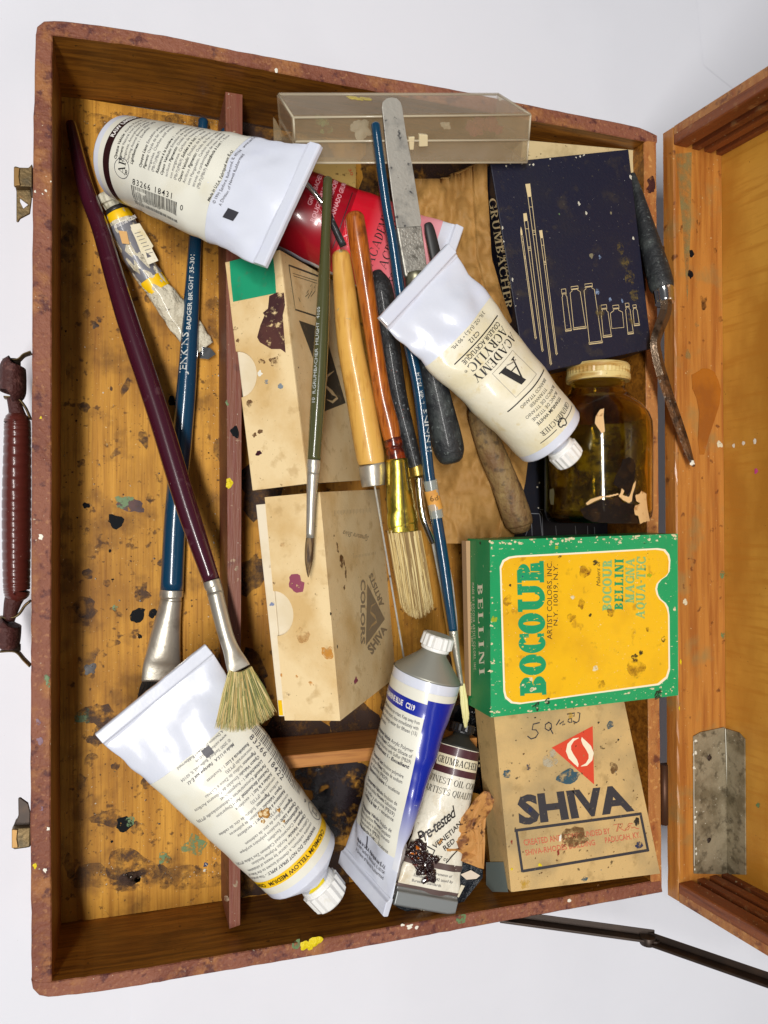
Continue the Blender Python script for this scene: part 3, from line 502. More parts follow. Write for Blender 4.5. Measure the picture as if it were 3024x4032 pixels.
# lid stay
a0 = V((21.8, -.55, -.6)); j0 = V((28.5, -.85, 2.35)); e0 = V((33.2, -.8, 8.6))
a0, j0, e0 = P(1092, 1984, -.5), P(1399, 2026, 2.3), P(1659, 2116, 7.0); e0 = j0 + (e0 - j0) * 1.4
m = MB()
for A_, B_, dy in ((a0, j0, 0), (j0, e0, -.12)):
    d = (B_ - A_).normalized(); u = V((0, 1, 0)); w = d.cross(u).normalized(); 
    if w.z < 0: w = -w
    o = V((0, dy, 0)); hw_ = .3; a = A_ - d * .3 + o; b = B_ + d * .4 + o
    m.prism([a - w * hw_ * .5, a - w * hw_, b - w * hw_, b - w * .2 + d * .15, b + w * .2 + d * .15, b + w * hw_, a + w * hw_, a + w * hw_ * .5][::1], (0, -.13, 0))
    m.prism([a - w * hw_, b - w * hw_, b + V((0, .32, 0)) - w * hw_, a + V((0, .32, 0)) - w * hw_], w * .08)
m.tube([j0 + V((0, -.3, 0)), j0 + V((0, .1, 0))], [.38, .38], n=24, up=(1, 0, 0)); m.build('lid_stay', darkm, case, bevel=.03)
# ------------------------------------------------------------------ paint tubes
class Tube:
    def __init__(s, S, K, Lh, R, Wd, ch=.07, amp=.05, seed=0, pw=1.7, bend=0):
        s.S, s.K, s.R, s.W, s.ch, s.amp, s.seed, s.pw, s.bend = V(S), V(K), R, Wd, ch, amp, seed, pw, bend
        s.A = (s.K - s.S); s.len = s.A.length; s.A.normalize(); L = V(Lh); L = (L - s.A * L.dot(s.A)).normalized(); s.L = L; s.N = L.cross(-s.A)
    def dims(s, a):
        t = min(1, max(0, a / s.len)); return s.R + (s.W / 2 - s.R) * t ** 1.15, s.ch + (s.R - s.ch) * (1 - t ** s.pw)
    def pt(s, a, ph, lift=0):
        w, h = s.dims(a); t = a / s.len; x = w * math.sin(ph); z = h * math.cos(ph)
        d = s.amp * noise.noise(V((a * .42, x * .55, s.seed))) * min(1, max(0, t * 5)) + s.amp * .5 * noise.noise(V((a * 1.3, x * 1.1, s.seed + 7))) * min(1, max(0, t * 4))
        # pinch folds running out of the crimp
        k = max(0, (t - .62) / .38); f = k * (1 - k) * 4; d += f * s.amp * 1.7 * (noise.noise(V((x * .8 + a * .25, a * .4, s.seed + 3))) + .9 * abs(noise.noise(V((x * 1.1 - a * .6, a * .5, s.seed + 4)))))
        n = (s.L * (math.sin(ph) / w) + s.N * (math.cos(ph) / h)).normalized()
        return s.S + s.A * a + s.N * (s.bend * math.sin(math.pi * min(1, max(0, t)))) + s.L * x + s.N * z + n * (d + lift)
    def phi(s, a, l):
        w, h = s.dims(a); sg = 1 if l >= 0 else -1; l = abs(l); ph = 0; acc = 0; st = .06
        while acc < l and ph < 2.6:
            ds = math.sqrt((w * math.cos(ph)) ** 2 + (h * math.sin(ph)) ** 2) * st
            if acc + ds >= l: ph += st * (l - acc) / max(ds, 1e-6); break
            acc += ds; ph += st
        return sg * ph
    def sl(s, a, l, lift=0): return s.pt(a, s.phi(a, l), lift)
    def body(s, m, mi=0): m.grid(lambda u, v: s.pt(v * s.len, -u * 2 * math.pi), 64, 44, mi, cu=True)
    def patch(s, m, a0, a1, l0, l1, mi=0, lift=.016, nu=30, nv=24): m.grid(lambda u, v: s.sl(a0 + (a1 - a0) * v, l0 + (l1 - l0) * u, lift), nu, nv, mi)
    def band(s, m, a0, a1, p0, p1, mi=0, lift=.016, nv=22): m.grid(lambda u, v: s.pt(a0 + (a1 - a0) * v, p0 + (p1 - p0) * u, lift), 40, nv, mi)
    def text(s, m, g, a, l, h, mi=0, lift=.032, wd=None):
        """baseline at distance a from the shoulder, reading along +l from l"""
        sx = h if wd is None else wd / g[2]
        decal(m, g, lambda x, y, k: s.sl(a - y * h, l + x * sx, lift + k * .0012), mi)
    def line(s, m, pts, w, mi=0, lift=.03):
        q = [s.sl(a, l, 0) for a, l in pts]; vs = []
        for i, p in enumerate(q):
            a, l = pts[i]; n = (s.sl(a, l, .1) - p).normalized(); t = (q[min(i + 1, len(q) - 1)] - q[max(i - 1, 0)]); t = t.normalized() if t.length > 0 else s.A
            sd = t.cross(n).normalized() * w / 2; vs += [p + n * lift + sd, p + n * lift - sd]
        m.add(vs, [[2 * i, 2 * i + 1, 2 * i + 3, 2 * i + 2] for i in range(len(q) - 1)], mi)
    def ringat(s, d, r, n=32, rib=0, rx=1): return [s.S - s.A * d + s.L * (r * (1 + (rib if k % 2 else 0)) * math.cos(2 * math.pi * k / n)) + s.N * (r * rx * (1 + (rib if k % 2 else 0)) * math.sin(2 * math.pi * k / n)) for k in range(n)]
    def crimp(s, m, cl=.6, th=.16, mi=0, dz=0):
        rs = []
        for i in range(25):
            x = -s.W / 2 + s.W * i / 24; c = s.K + s.L * x; n = s.N * th; j = .02 * noise.noise(V((i * .5, s.seed, 1)))
            rs.append([c + n * .5 - s.A * .14, c + n * .7, c + n * 1.5 + s.A * .07, c + n * 1.3 + s.A * (cl * .92 + j), c + n * .7 + s.A * (cl + j), c - n * .6 + s.A * (cl + j), c - n * .6 - s.A * .1])
        m.rings(rs, mi, False)
def paint_tube(name, S, K, Lh, R, Wd, label, cat, bodym, capm, shm=None, capr=.8, caph=1.0, cone=.7, neck=.45, crimpm=None, crimp=.6, group=None, deco=None, parts=True, **kw):
    T = Tube(S, K, Lh, R, Wd, **kw); base = (T.S + T.K) / 2; th = thing(name, base, label, cat, group)
    m = MB(); T.body(m, 0); m.build('tube_body', bodym, th)
    m = MB(); m.rings([T.ringat(-.02, R * .99), T.ringat(.1, R * .97), T.ringat(cone, neck * 1.15), T.ringat(cone + .25, neck)], 0, True); m.build('tube_shoulder', shm or bodym, th)
    m = MB(); c0 = cone + .18
    m.rings([T.ringat(c0, capr * .8), T.ringat(c0 + .02, capr * .86), T.ringat(c0 + caph * .22, capr * .86), T.ringat(c0 + caph * .25, capr, rib=-.07), T.ringat(c0 + caph * .92, capr * .96, rib=-.07), T.ringat(c0 + caph, capr * .84)], 0, False); m.build('cap', capm, th, bevel=.02)
    m = MB(); T.crimp(m, crimp); m.build('crimped_end', crimpm or bodym, th, bevel=.04)
    if deco:
        m = MB(); mats = deco(T, m); m.build('label', mats, th)
    return th, T
def lines(T, m, L, l0, a0, pitch, h, mi=0, bold=1, mg=None):
    mg = mi if mg is None else mg
    for i, tx in enumerate(L):
        if not tx: continue
        l = l0
        segs = tx if isinstance(tx, list) else [(tx, 0)]
        for st, b in segs:
            g = tgeo(st, .02 if b else 0, .25 if b else 0, 1); T.text(m, g, a0 + i * pitch, l, h, mi if b else mg, wd=g[2] * h * .92); l += g[2] * h * .92 + h * .45
BAR = random.Random(5)
def barcode(T, m, a0, a1, l0, l1, num, mi, down=True):
    a = a0; 
    while a < a1:
        w = BAR.choice([.02, .035, .05, .03]); T.patch(m, a, a + w, l0, l1, mi, .03, 2, 1); a += w + BAR.choice([.03, .04, .055])
def dsc(T, m, st, a, l, h, mi=0):
    """digits reading along the tube"""
    g = tgeo(st, .005, 0, 1.25); decal(m, g, lambda x, y, k: T.sl(a + x * h, l + y * h, .032), mi)
# raw umber tube
def d_umber(T, m):
    w = T.len; T.band(m, .3, w * .70, -1.75, 1.75, 0, .016); T.band(m, .62, 1.0, -1.75, 1.75, 1, .024, 4)
    T.text(m, tgeo('RAW UMBER   C172', .03), .91, .1, .2, 2, .038)
    L = [[('Opaque Vehicle:', 1), ('Acrylic Polymer', 0)], [('Pigment:', 1), ('Natural Iron Oxide con', 0)], 'Manganese, Amorphous Carbon', 'Charring Animal Bones (PBr7)(PB', [('Lightfastness:', 1), ('I - Excellent', 0)], '', [('Opaque Liant:', 1), ('Emulsion polymère a', 0)], [('Pigment:', 1), ('Oxyde de fer naturelle con', 0)], 'manganèse, Charbon actif animal', '(PBr7)(PBk9)', [('Résistance à la lumière:', 1), ('I - excellente', 0)], [('Opaco Vehículo:', 1), ('Emulsion de polimer', 0)],
         [('acrílicos', 0), ('Pigmento:', 1), ('Oxido de hierro nat', 0)], 'con manganese, Carbon de huesos ama', [('(PBr7)(PBk9)', 0), ('Solidez a la luz:', 1), ('I - excel', 0)], [('Opaco Veículo:', 1), ('Emulsão de Polimeros', 0)], [('Acrílicos', 0), ('Pigmento:', 1), ('Oxido de Ferro natu', 0)], 'com Manganésio, Carbon amorfo obtido', 'através da carbonização de osso animal', [('(PBr7)(PBk9)', 0), ('Resistência à Luz:', 1), ('I - Exce', 0)]]
    lines(T, m, L, -.75, 1.4, .232, .13, 3, mg=4)
    lines(T, m, [[('Made in U.S.A. Fabriqué aux É.-U.', 1)], '© 1999 Sanford, Bellwood, IL 60104   www.sanfordcorp.com', 'A Division of Newell Rubbermaid'], -1.1, 6.55, .26, .13, 3, mg=4)
    barcode(T, m, 2.3, 4.9, -2.45, -1.6, '', 3); dsc(T, m, '83266 18431', 2.4, -1.55, .24, 3); dsc(T, m, '8', 1.95, -1.25, .2, 3); dsc(T, m, '0', 5.15, -1.85, .22, 3)
    c = [(1.75 + .42 * math.sin(i * .35), -1.05 + .42 * math.cos(i * .35)) for i in range(19)]; T.line(m, c, .03, 4); T.text(m, serif('AP', .14, .05, .05), 1.95, -1.3, .4, 3)
    T.patch(m, 7.35, 7.85, -1.5, -1.05, 5, .03, 4, 4)
    return [labelc, umb, whitei, ink, inkg, M('dark_square', '#37363c', .5)]
paint_tube('acrylic_tube', P(274, 346, -2.7), P(612, 441, 3.3) , V((.25, .97, 0)), 1.9, 5.55, 'white squeezed acrylic tube with dark brown band and dense text, at the top left', 'paint tube', whitep, capw, group='white acrylic paint tubes', deco=d_umber, amp=.10, seed=2, cone=.4, caph=.7)
# cadmium yellow tube
def d_cad(T, m):
    w = T.len; T.band(m, .35, w * .74, -1.9, 1.9, 0, .016); T.band(m, .75, 1.15, -1.9, 1.9, 1, .024, 4)
    T.text(m, tgeo('CADMIUM YELLOW MEDIUM   C034', .02), 1.04, -2.0, .19, 2, .038)
    L = [[('WARNING: DO NOT SPRAY APPLY. -', 1), ('This product', 0)], 'contains cadmium, a chemical known to the State of', 'California to cause cancer by means of inhalation.', [('Opaque Vehicle:', 1), ('Acrylic Polymer Emulsion', 0)], [('Pigment:', 1), ('Concentrated Cadmium Zinc Sulfide (PY35)', 0)], [('Lightfastness:', 1), ('I - Excellent', 0)], [('Opaque Liant:', 1), ('Emulsion polymère acrylique', 0)], [('Pigment:', 1), ('Sulfure de zinc de cadmium', 0)], 'concentré (PY35)', [('Résistance à la lumière:', 1), ('I - excellente', 0)],
         [('Opaco Vehículo:', 1), ('Emulsion de polímeros', 0)], [('acrílicos', 0), ('Pigmento:', 1), ('Sulfuro de cinc de cadmio', 0)], 'concentrado (PY35)', [('Solidez a la luz:', 1), ('I - excelente', 0)], [('Deckend Bindemittel:', 1), ('Acryl Dispersion', 0)], [('Farbstoff:', 1), ('Konzentriertes Kadmiumzinksulfit (PY35)', 0)], [('Lichtechtheit:', 1), ('I - Ausgezeichnet', 0)], [('Opaco Veículo:', 1), ('Emulsão de Polímeros Acrílicos', 0)], [('Pigmento:', 1), ('Sulfito de Zinco e Cádmio', 0)], 'concentrado (PY35)', [('Resistência à Luz:', 1), ('I - Excelente', 0)]]
    lines(T, m, L, -1.7, 1.5, .245, .14, 3, mg=4)
    lines(T, m, ['', [('Made in U.S.A.  Fabriqué aux É.-U.', 1)], '© 2000 Sanford, Bellwood, IL 60104', 'www.sanfordcorp.com', 'A Division of Newell Rubbermaid'], -1.2, 6.6, .25, .135, 3, mg=4)
    barcode(T, m, 2.9, 6.9, -2.85, -2.2, '', 3); dsc(T, m, '6', 2.4, -2.4, .22, 3); g = tgeo('83266 18422', .005, 0, 1.25)
    decal(m, g, lambda x, y, k: T.sl(6.5 - x * .26, -1.88 - y * .26, .032), 3); T.text(m, tgeo('0'), 7.1, -2.0, .2, 3)
    c = [(1.75 + .45 * math.sin(i * .35), -2.45 + .4 * math.cos(i * .35)) for i in range(19)]; T.line(m, c, .03, 4); T.text(m, serif('CL', .14, .05, .05), 1.9, -2.65, .36, 3)
    T.patch(m, 7.1, 7.5, -.35, 0.05, 3, .03, 4, 4)
    for a, l, r in ((3.6, -.35, .22), (3.75, -.2, .15), (3.45, -.1, .1), (3.3, -.9, .1), (2.8, -.75, .08)): p = T.sl(a, l); m.blob(p, r, T.N, 5, a, 1, 0, .0, .1)
    return [labelc, cadm, M('umber_ink', '#3a2a10', .5), M('grey_black_ink', '#4c4a50', .5), inkg, M('amber_crumb', '#b07c34', .4, layers=[(6, .5, .6, '#e8d0a0')], bump=(9, 1))]
th, T = paint_tube('acrylic_tube', P(650, 1864, -.6), P(345, 1507, -.55), V((-.76, -.62, 0)), 1.95, 5.9, 'white acrylic tube with a yellow band near its cap, at the lower left', 'paint tube', whitep, capw, group='white acrylic paint tubes', deco=d_cad, amp=.10, seed=5, capr=.98, caph=1.25, cone=.95, neck=.72)
m = MB(); m.blob(T.S - T.A * 1.02 + T.N * .72, .22, T.N - T.A * .3, 0, 3, 2.2, .9, .02, .06); m.build('paint_smear', stainy, th)
# titanium white tube
def d_tit(T, m):
    w = T.len; T.band(m, .35, w * .735, -1.95, 1.95, 0, .016); c = -.05
    def ctr(g, a, h, mi=1, wd=None, off=0): wd = wd or g[2] * h; T.text(m, g, a * w, c + off - wd / 2, h, mi, wd=wd)
    def rule(a, l0, l1, wd=.05): T.line(m, [(a * w, l0 + (l1 - l0) * i / 20) for i in range(21)], wd, 1)
    ctr(serif('GRUMBACHER', .15, .05, .05), .115, .25, 1, 2.1); rule(.068, -1.3, -.3, .035); rule(.068, .35, 1.3, .035)
    T.line(m, [(.07 * w + .17 * math.sin(i * .5) * (1 + .4 * math.sin(i * 1.7)), c + .22 * math.cos(i * .5)) for i in range(18)], .06, 1)
    for i, (tx, b) in enumerate((('TITANIUM WHITE', .02), ('BLANC DE TITANE', 0), ('BLANCO DE TITANIO', 0), ('TITANWEIß', 0), ('BRANCO TITANIO', 0))): ctr(tgeo(tx, b), .165 + i * .03, .15, 1)
    rule(.305, c - 1.35, c + 1.45, .055)
    a0, a1 = .33 * w, .33 * w + 1.5; sq = [(a0, -.75), (a0, .75), (a1, .75), (a1, -.75), (a0, -.75)]; T.line(m, [((sq[i][0] + (sq[i + 1][0] - sq[i][0]) * j / 6), c + sq[i][1] + (sq[i + 1][1] - sq[i][1]) * j / 6) for i in range(4) for j in range(6)] + [(a0, c - .75)], .025, 2)
    T.text(m, serif('A', .26, .07, .05, sl=.06), a1 - .2, c - .55, 1.08, 1, wd=1.1); T.line(m, [(a1 - .35 + .018 * i * i * .1, c - .5 + i * .06) for i in range(10)], .05, 2, .045)
    ctr(serif('ACADEMY', .17, .055, .045), .555, .4, 1, 3.0); ctr(serif('ACRYLIC', .17, .055, .045), .61, .4, 1, 2.6); T.text(m, tgeo('®'), .6 * w, c + 1.4, .12, 1)
    ctr(tgeo('COULEUR ACRYLIQUE', .015), .642, .21, 1, 2.6); rule(.655, c - 1.6, c + 1.6, .055)
    ctr(tgeo('C212', .01), .69, .19, 1, None, .15); ctr(tgeo('3 FL. OZ. (U.S.) • 90 ML'), .725, .15, 1, 2.4)
    return [labelo, ink, M('silver_ink', '#9c968c', .4, .3)]
paint_tube('acrylic_tube', P(1186, 940, 2.9), P(911, 628, 3.6), V((-.75, -.66, 0)), 1.72, 4.75, 'white acrylic tube with large letter emblem, its cap resting against the amber jar', 'paint tube', whitep, capw, group='white acrylic paint tubes', deco=d_tit, amp=.12, seed=8, pw=2.0, capr=.78, caph=.95, cone=.55, neck=.5)
# blue tube
def d_blue(T, m):
    w = T.len; T.band(m, .45, w * .82, -1.0, 2.55, 0, .016)
    T.patch(m, .78, 8.6, 1.75, 4.0, 1, .024, 24, 40)
    T.patch(m, .98, 1.62, -1.6, 1.76, 2, .026, 30, 5)
    g = tgeo('ULTRAMARINE BLUE   C219', .03); T.text(m, g, 1.42, -1.25, .24, 3, .04, wd=2.5)
    L = [[('CAUTION:', 1), ('Moderate eye irritant. Keep away from', 0)], 'eyes. If contact occurs, rinse immediately with', 'plenty of running water for fifteen (15)', 'minutes.', '', [('Transparent Vehicle:', 1), ('Acrylic Polymer', 0)], [('Emulsion', 0), ('Pigment:', 1), ('Complex Silicate of', 0)], 'Sodium and Alumina with Sulfur (PB29)', [('Lightfastness: I - Excellent', 1)], '', [('Transparent Liant:', 1), ('Emulsion polymère', 0)], [('acrylique', 0), ('Pigment:', 1), ('Silicate de sodium', 0)], 'et alumine (PB29)', [('Résistance à la lumière: I -', 1), ('excellente', 0)], '', [('Transparente Vehículo:', 1), ('Emulsion de', 0)], [('polímeros acrílicos', 0), ('Pigmento:', 1), ('Zolfosilicate', 0)], 'de sodio y alumina (PB29)', [('Solidez a la luz: I -', 1), ('excelente', 0)], '', [('Transparente Veículo:', 1), ('Emulsão de', 0)], [('Polimeros Acrílicos', 0), ('Pigmento:', 1), ('Complexo', 0)], 'silicato de sodio e alumínio, brometo', 'de enxofre (PB29)', [('Resistência à Luz:', 1), ('I - Excelente', 0)], '', '', [('Made in U.S.A. Fabriqué aux É.-U.', 1)], '© 1999 Sanford, Bellwood, IL 60104', 'A Division of Newell Rubbermaid']
    for i, tx in enumerate(L):
        if not tx: continue
        segs = tx if isinstance(tx, list) else [(tx, 0)]; tot = sum(tgeo(a, .03 if b else .006, .2 if b else 0)[2] * .17 + .08 for a, b in segs); l = -1.15; f = min(1.1, 2.8 / tot) if i < 9 else min(1.0, 2.6 / tot)
        for a, b in segs: g = tgeo(a, .03 if b else .006, .2 if b else 0); T.text(m, g, 1.95 + i * .255, l, .165, 4, .034, wd=g[2] * .17 * f); l += (g[2] * .17 + .08) * f
    T.patch(m, w * .83, w * .83 + .6, -.4, -.3, 4, .03, 2, 4)
    return [labelc, gradM('ultramarine_fade', '#10249a', '#e0e2e8', T, 5.2, 8.3), ultra, whitei, M('grey_black_ink', '#4c4a50', .5)]
Tb = Tube(P(923, 1456, 1.4), P(790, 1908, .0), V((1, .3, 0)), 1.62, 5)
A_ = Tb.A; side = A_.cross(UP).normalized(); side = side if side.x > 0 else -side; upn = side.cross(A_); upn = upn if upn.z > 0 else -upn
rl = math.radians(74)
paint_tube('acrylic_tube', P(923, 1456, 1.4), P(793, 1888, .1), side * math.cos(rl) + upn * math.sin(rl), 1.62, 4.3, 'squeezed acrylic tube with ultramarine blue print fading to white, standing cap upward', 'paint tube', whitep, capw, M('grey_aluminium_shoulder', '#a2a196', .45, .5), group='white acrylic paint tubes', deco=d_blue, amp=.10, seed=11, pw=1.15, capr=.78, caph=.75, cone=1.0, neck=.55, crimp=.75)
# red tube
def d_red(T, m):
    T.band(m, 0.02, 3.3, -1.5, 1.6, 0, .016); T.band(m, 3.3, 7.75, -1.5, 1.6, 1, .016)
    for i, tx in enumerate(('GRUMBACHER RED', 'ROUGE GRUMBACHER', 'ROJO GRUMBACHER', 'ENCARNADO GRUMBACHER')): T.text(m, tgeo(tx, .02), 1.55 + i * .38, -.9 if i else -.3, .2, 2, .03)
    T.line(m, [(3.1, -1.6 + i * .2) for i in range(16)], .04, 3)
    T.line(m, [(3.4 + .1 * i, -.9 + .1 * i) for i in range(8)], .05, 2)
    T.text(m, serif('ACADEMY', .14, .045, .04), 5.15, -1.5, .42, 3, .03, wd=2.7); T.text(m, serif('ACRYLIC', .14, .045, .04), 5.8, -1.35, .42, 3, .03, wd=2.4)
    T.text(m, tgeo('COULEUR ACRYLIQUE', .015), 6.3, -1.7, .22, 3, .03, wd=2.8); T.line(m, [(6.42, -1.7 + i * .18) for i in range(17)], .05, 3); T.text(m, tgeo('C094', .02), 6.95, -.9, .22, 3)
    return [redd, gradM('red_fade', '#d0142a', '#e8a4ae', T, 4.2, 7.8), M('rose_ink', '#e0a0a8', .5), ink]
paint_tube('acrylic_tube', P(600, 440, -1.2), P(946, 588, -.3), V((.34, .94, 0)), 1.9, 5.2, 'bright red acrylic tube fading to a white crimp, lying beneath the brush handles', 'paint tube', whitep, capw, group='white acrylic paint tubes', deco=d_red, amp=.09, seed=14, crimp=.5, pw=2.2)
# venetian red oil tube
def d_ven(T, m):
    w = T.len; T.band(m, .04, 1.35, -1.7, 1.7, 0, .016, 8); T.patch(m, .45, 1.02, -1.5, 1.0, 1, .024, 20, 6)
    T.text(m, serif('GRUMBACHER', .18, .08, .07), .9, -1.42, .33, 2, .034, wd=2.28)
    T.text(m, serif('FINEST OIL COLOR', .14, .05, .04), 1.85, -1.6, .3, 2, wd=3.1); T.text(m, serif('ARTISTS QUALITY', .14, .05, .04), 2.35, -1.7, .3, 2, wd=2.9)
    g = tgeo('Pre-tested', .012, .5, .85)
    def f(x, y, k): a = 4.9 - x * .33; l = -1.1 + x * .27; return T.sl(a - y * .33, l - y * .42, .034)
    decal(m, g, f, 2)
    for tx, o in (('VENETIAN', 0), ('RED', .42)):
        g = tgeo(tx, .01); x0 = .5 if o else 0
        decal(m, g, lambda x, y, k: T.sl(4.95 + o * .7 - (x + x0 * 3) * .2 - y * .17, -.35 + o * .75 + (x + x0 * 3) * .17 - y * .2, .034), 2)
    T.line(m, [(5.5 - i * .22, .45 + i * .16) for i in range(8)], .06, 2); T.line(m, [(4.9, -.75), (5.0, -.35), (5.6, -.4), (5.05, -.7), (5.2, -.75)], .07, 2)
    T.band(m, 5.55, 5.85, -1.6, 1.6, 3, .018, 4); T.text(m, tgeo('37 cc.'), 5.42, -.1, .2, 2)
    for i, tx in enumerate(('meets all requirements of', 'Standard CS98-42 issued by', 'Bureau of Standards.')): T.text(m, tgeo(tx), 6.15 + i * .26, -1.0, .13, 4)
    T.band(m, 6.85, 7.1, -1.6, 1.6, 3, .018, 4)
    return [marb, labelo, M('black_label_ink', '#26201e', .5), M('taupe_band', '#5c4a46', .5), inkg]
th, T = paint_tube('oil_paint_tube', P(991, 1613, -1.4), P(922, 1930, -.55), V((1, -.16, 0)), 1.05, 3.3, 'soiled white oil colour tube with maroon band and black cap, tarry dark ooze on it', 'paint tube', oldwht, blackc, M('black_tarry_shoulder', '#2a2a26', .5), deco=d_ven, amp=.12, seed=17, capr=.62, caph=.5, cone=.5, neck=.4, crimpm=greym, crimp=.75)
m = MB(); rr = random.Random(9)
for i in range(34):
    u, v = rr.gauss(914, 15), rr.gauss(1848, 22); q = PL(u, v, T.K + T.N * .45, T.N); m.blob(q, rr.uniform(.12, .33), T.N, 0 if rr.random() < .93 else 1, i, 1, 0, -.12, rr.uniform(.12, .3), .5)
m.build('dried_ooze', [M('tarry_ooze', '#22090a', .12, coat=1, layers=[(3, .60, .68, '#6c2408')], bump=(5, 1, .002)), M('amber_ooze', '#b8600c', .12, coat=1)], th)
# small yellow and grey oil tube
th = thing('oil_paint_tube', P(330, 600, -5.1), 'small crumpled oil tube with grey and yellow label and dirty white cap', 'paint tube')
a, ra, rb = pxpath([(249, 452, 22, -4.3, .55), (262, 478, 29, -4.3, .6), (288, 540, 30, -4.4, .58), (318, 590, 28, -4.5, .5), (340, 622, 27, -4.55, .45), (365, 656, 30, -4.6, .38), (395, 696, 32, -4.7, .28), (424, 734, 30, -4.75, .14), (440, 754, 26, -4.75, .07)], 6)
def seg(i, j, mats, nm, cap=False):
    m = MB(); m.tube(a[i:j], ra[i:j], rb[i:j], n=28, cap=cap, wob=.1); m.build(nm, mats, th)
seg(0, 4, M('grubby_shoulder', '#3c3a38', .4, .4), 'tube_shoulder', True); m = MB()
m.tube(a[3:], [r * .985 for r in ra[3:]], [r * .985 for r in rb[3:]], n=28, wob=.14); m.build('tube_body', M('crumpled_ivory_tube', '#dcd4bc', .35, coat=.3, layers=[(1, .55, .68, '#b8ac90', .8), (4, .66, .7, '#4c4030', .8)], bump=(2, 1, .004)), th)
seg(3, 7, cadm, 'label_band'); seg(7, 21, greyt, 'label'); seg(20, 26, cadm, 'label_band')
m = MB(); ax = [P(238, 424, -4.2), P(249, 452, -4.3)]; t = (ax[1] - ax[0]).normalized(); sd = t.cross(UP).normalized(); u2 = sd.cross(t); rs = []
for d, r in ((0, .5), (.06, .58), (.45, .6), (.5, .5), (.75, .45)): rs.append([ax[0] - t * .2 + t * d + (sd * math.cos(k * math.pi / 12) + u2 * math.sin(k * math.pi / 12)) * r * (1 - .09 * (k % 2)) for k in range(24)])
m.rings(rs, 0, False); m.build('cap', M('dirty_white_cap', '#cfcab4', .5, layers=[(2, .55, .68, '#8c8468', .8)]), th)
m = MB()
def oplane(u, v, h=.62): return (P(u, v, -4.3 + h), UP)
pl = (P(300, 560, -3.72), UP)
ppoly(m, zz(ZA, [(708, 1225), (760, 1215), (835, 1340), (800, 1382), (770, 1382)]), pl, 0, .0); ppoly(m, zz(ZD, [(775, 0), (840, 0), (940, 190), (880, 215)]), pl, 0, .001); ppoly(m, zz(ZA, [(645, 1255), (690, 1260), (705, 1330), (665, 1325)]), pl, 2, .0)
ppoly(m, zz(ZD, [(865, 140), (900, 165), (875, 175)]), pl, 1, .01); 
for i in range(7): pline(m, zz(ZD, [(800 + i * 12, 30 + i * 20), (835 + i * 12, 20 + i * 20)]), 1.2, pl, 1, .012)
ltext(m, tgeo("ARTIST'S OIL COLOR", .02), ZA(625, 1245), ZA(745, 1185), 8, pl, 3, .005)
m.build('label_print', [labelo, inkg, M('peeled_patch', '#d8a868', .6), whitei], th)
m = MB(); q = [P(432, 748, -4.7), P(455, 752, -4.5), P(466, 765, -4.6), P(450, 776, -4.75), P(431, 774, -4.8)]; m.prism(q, (0, 0, -.08)); m.build('crimped_end', chrome, th)
# ------------------------------------------------------------------ brushes and knives
def strands(m, n, base, tip, r0=.022, rng=None, droop=0, mats=3):
    """base(s,t), tip(s,t) give points for random s,t in 0..1"""
    for i in range(n):
        s_, t_ = rng.random(), rng.random(); a = base(s_, t_); b = tip(min(1, max(0, s_ + rng.uniform(-.05, .05))), t_); b = a + (b - a) * rng.uniform(.84, 1.02)
        mid = (a + b) / 2 + V((rng.uniform(-1, 1), rng.uniform(-1, 1), rng.uniform(-.6, 1))) * .05; mi = rng.randrange(mats); d = (b - a).normalized(); s1 = d.cross(UP).normalized(); s2 = s1.cross(d)
        rs = [[p + (s1 * math.cos(k * 2.1) + s2 * math.sin(k * 2.1)) * r for k in range(3)] for p, r in ((a, r0), (mid, r0 * .9), (b, r0 * .25))]
        m.rings(rs, mi, False)
def brush(name, label, cat, handle, hm, segs, lets=None, group=None, k=6, extra=None):
    pts, ra, rb = pxpath(handle, k); th = thing(name, pts[len(pts) // 2], label, cat, group)
    p2, a2, b2 = ends(pts, ra, rb, True, False); m = MB(); m.tube(p2, a2, b2, n=24); ho = m.build('handle', hm, th)
    for nm, pth, mt in segs:
        q, a, b = pxpath(pth, 5); m = MB(); m.tube(q, a, b or a, n=24); m.build(nm, mt, th)
    for st, (u0, v0), (u1, v1), z, h, bold in (lets or []):
        p0, p1 = P(u0, v0, z), P(u1, v1, z); g = tgeo(st, bold); t = (p1 - p0); i0 = min(range(len(pts)), key=lambda i: (pts[i] - p0).length); r = ra[i0]; c = pts[i0]
        n = (CAM - c).normalized(); n = (n - t.normalized() * n.dot(t.normalized())).normalized(); lat = n.cross(t.normalized())  # up of the letters
        hh = h * cmpx(c, 1)
        off = (p0 - c).dot(lat)
        m = MB()
        def f(x, y, kk):
            s_ = t * (x / g[2]); q = p0 + s_; i = min(range(len(pts)), key=lambda j: (pts[j] - q).length); rr_ = ra[i]; cc = pts[i] + t.normalized() * (q - pts[i]).dot(t.normalized()); aa = (off + y * hh) / rr_
            aa = max(-1.5, min(1.5, aa)); return cc + (n * math.cos(aa) + lat * math.sin(aa)) * (rr_ * 1.0 + .012)
        decal(m, g, f, 0); merge(ho, m.build('lettering', M('silver_print', '#c8ccc8', .45), th))
    return th
rg = random.Random(21)
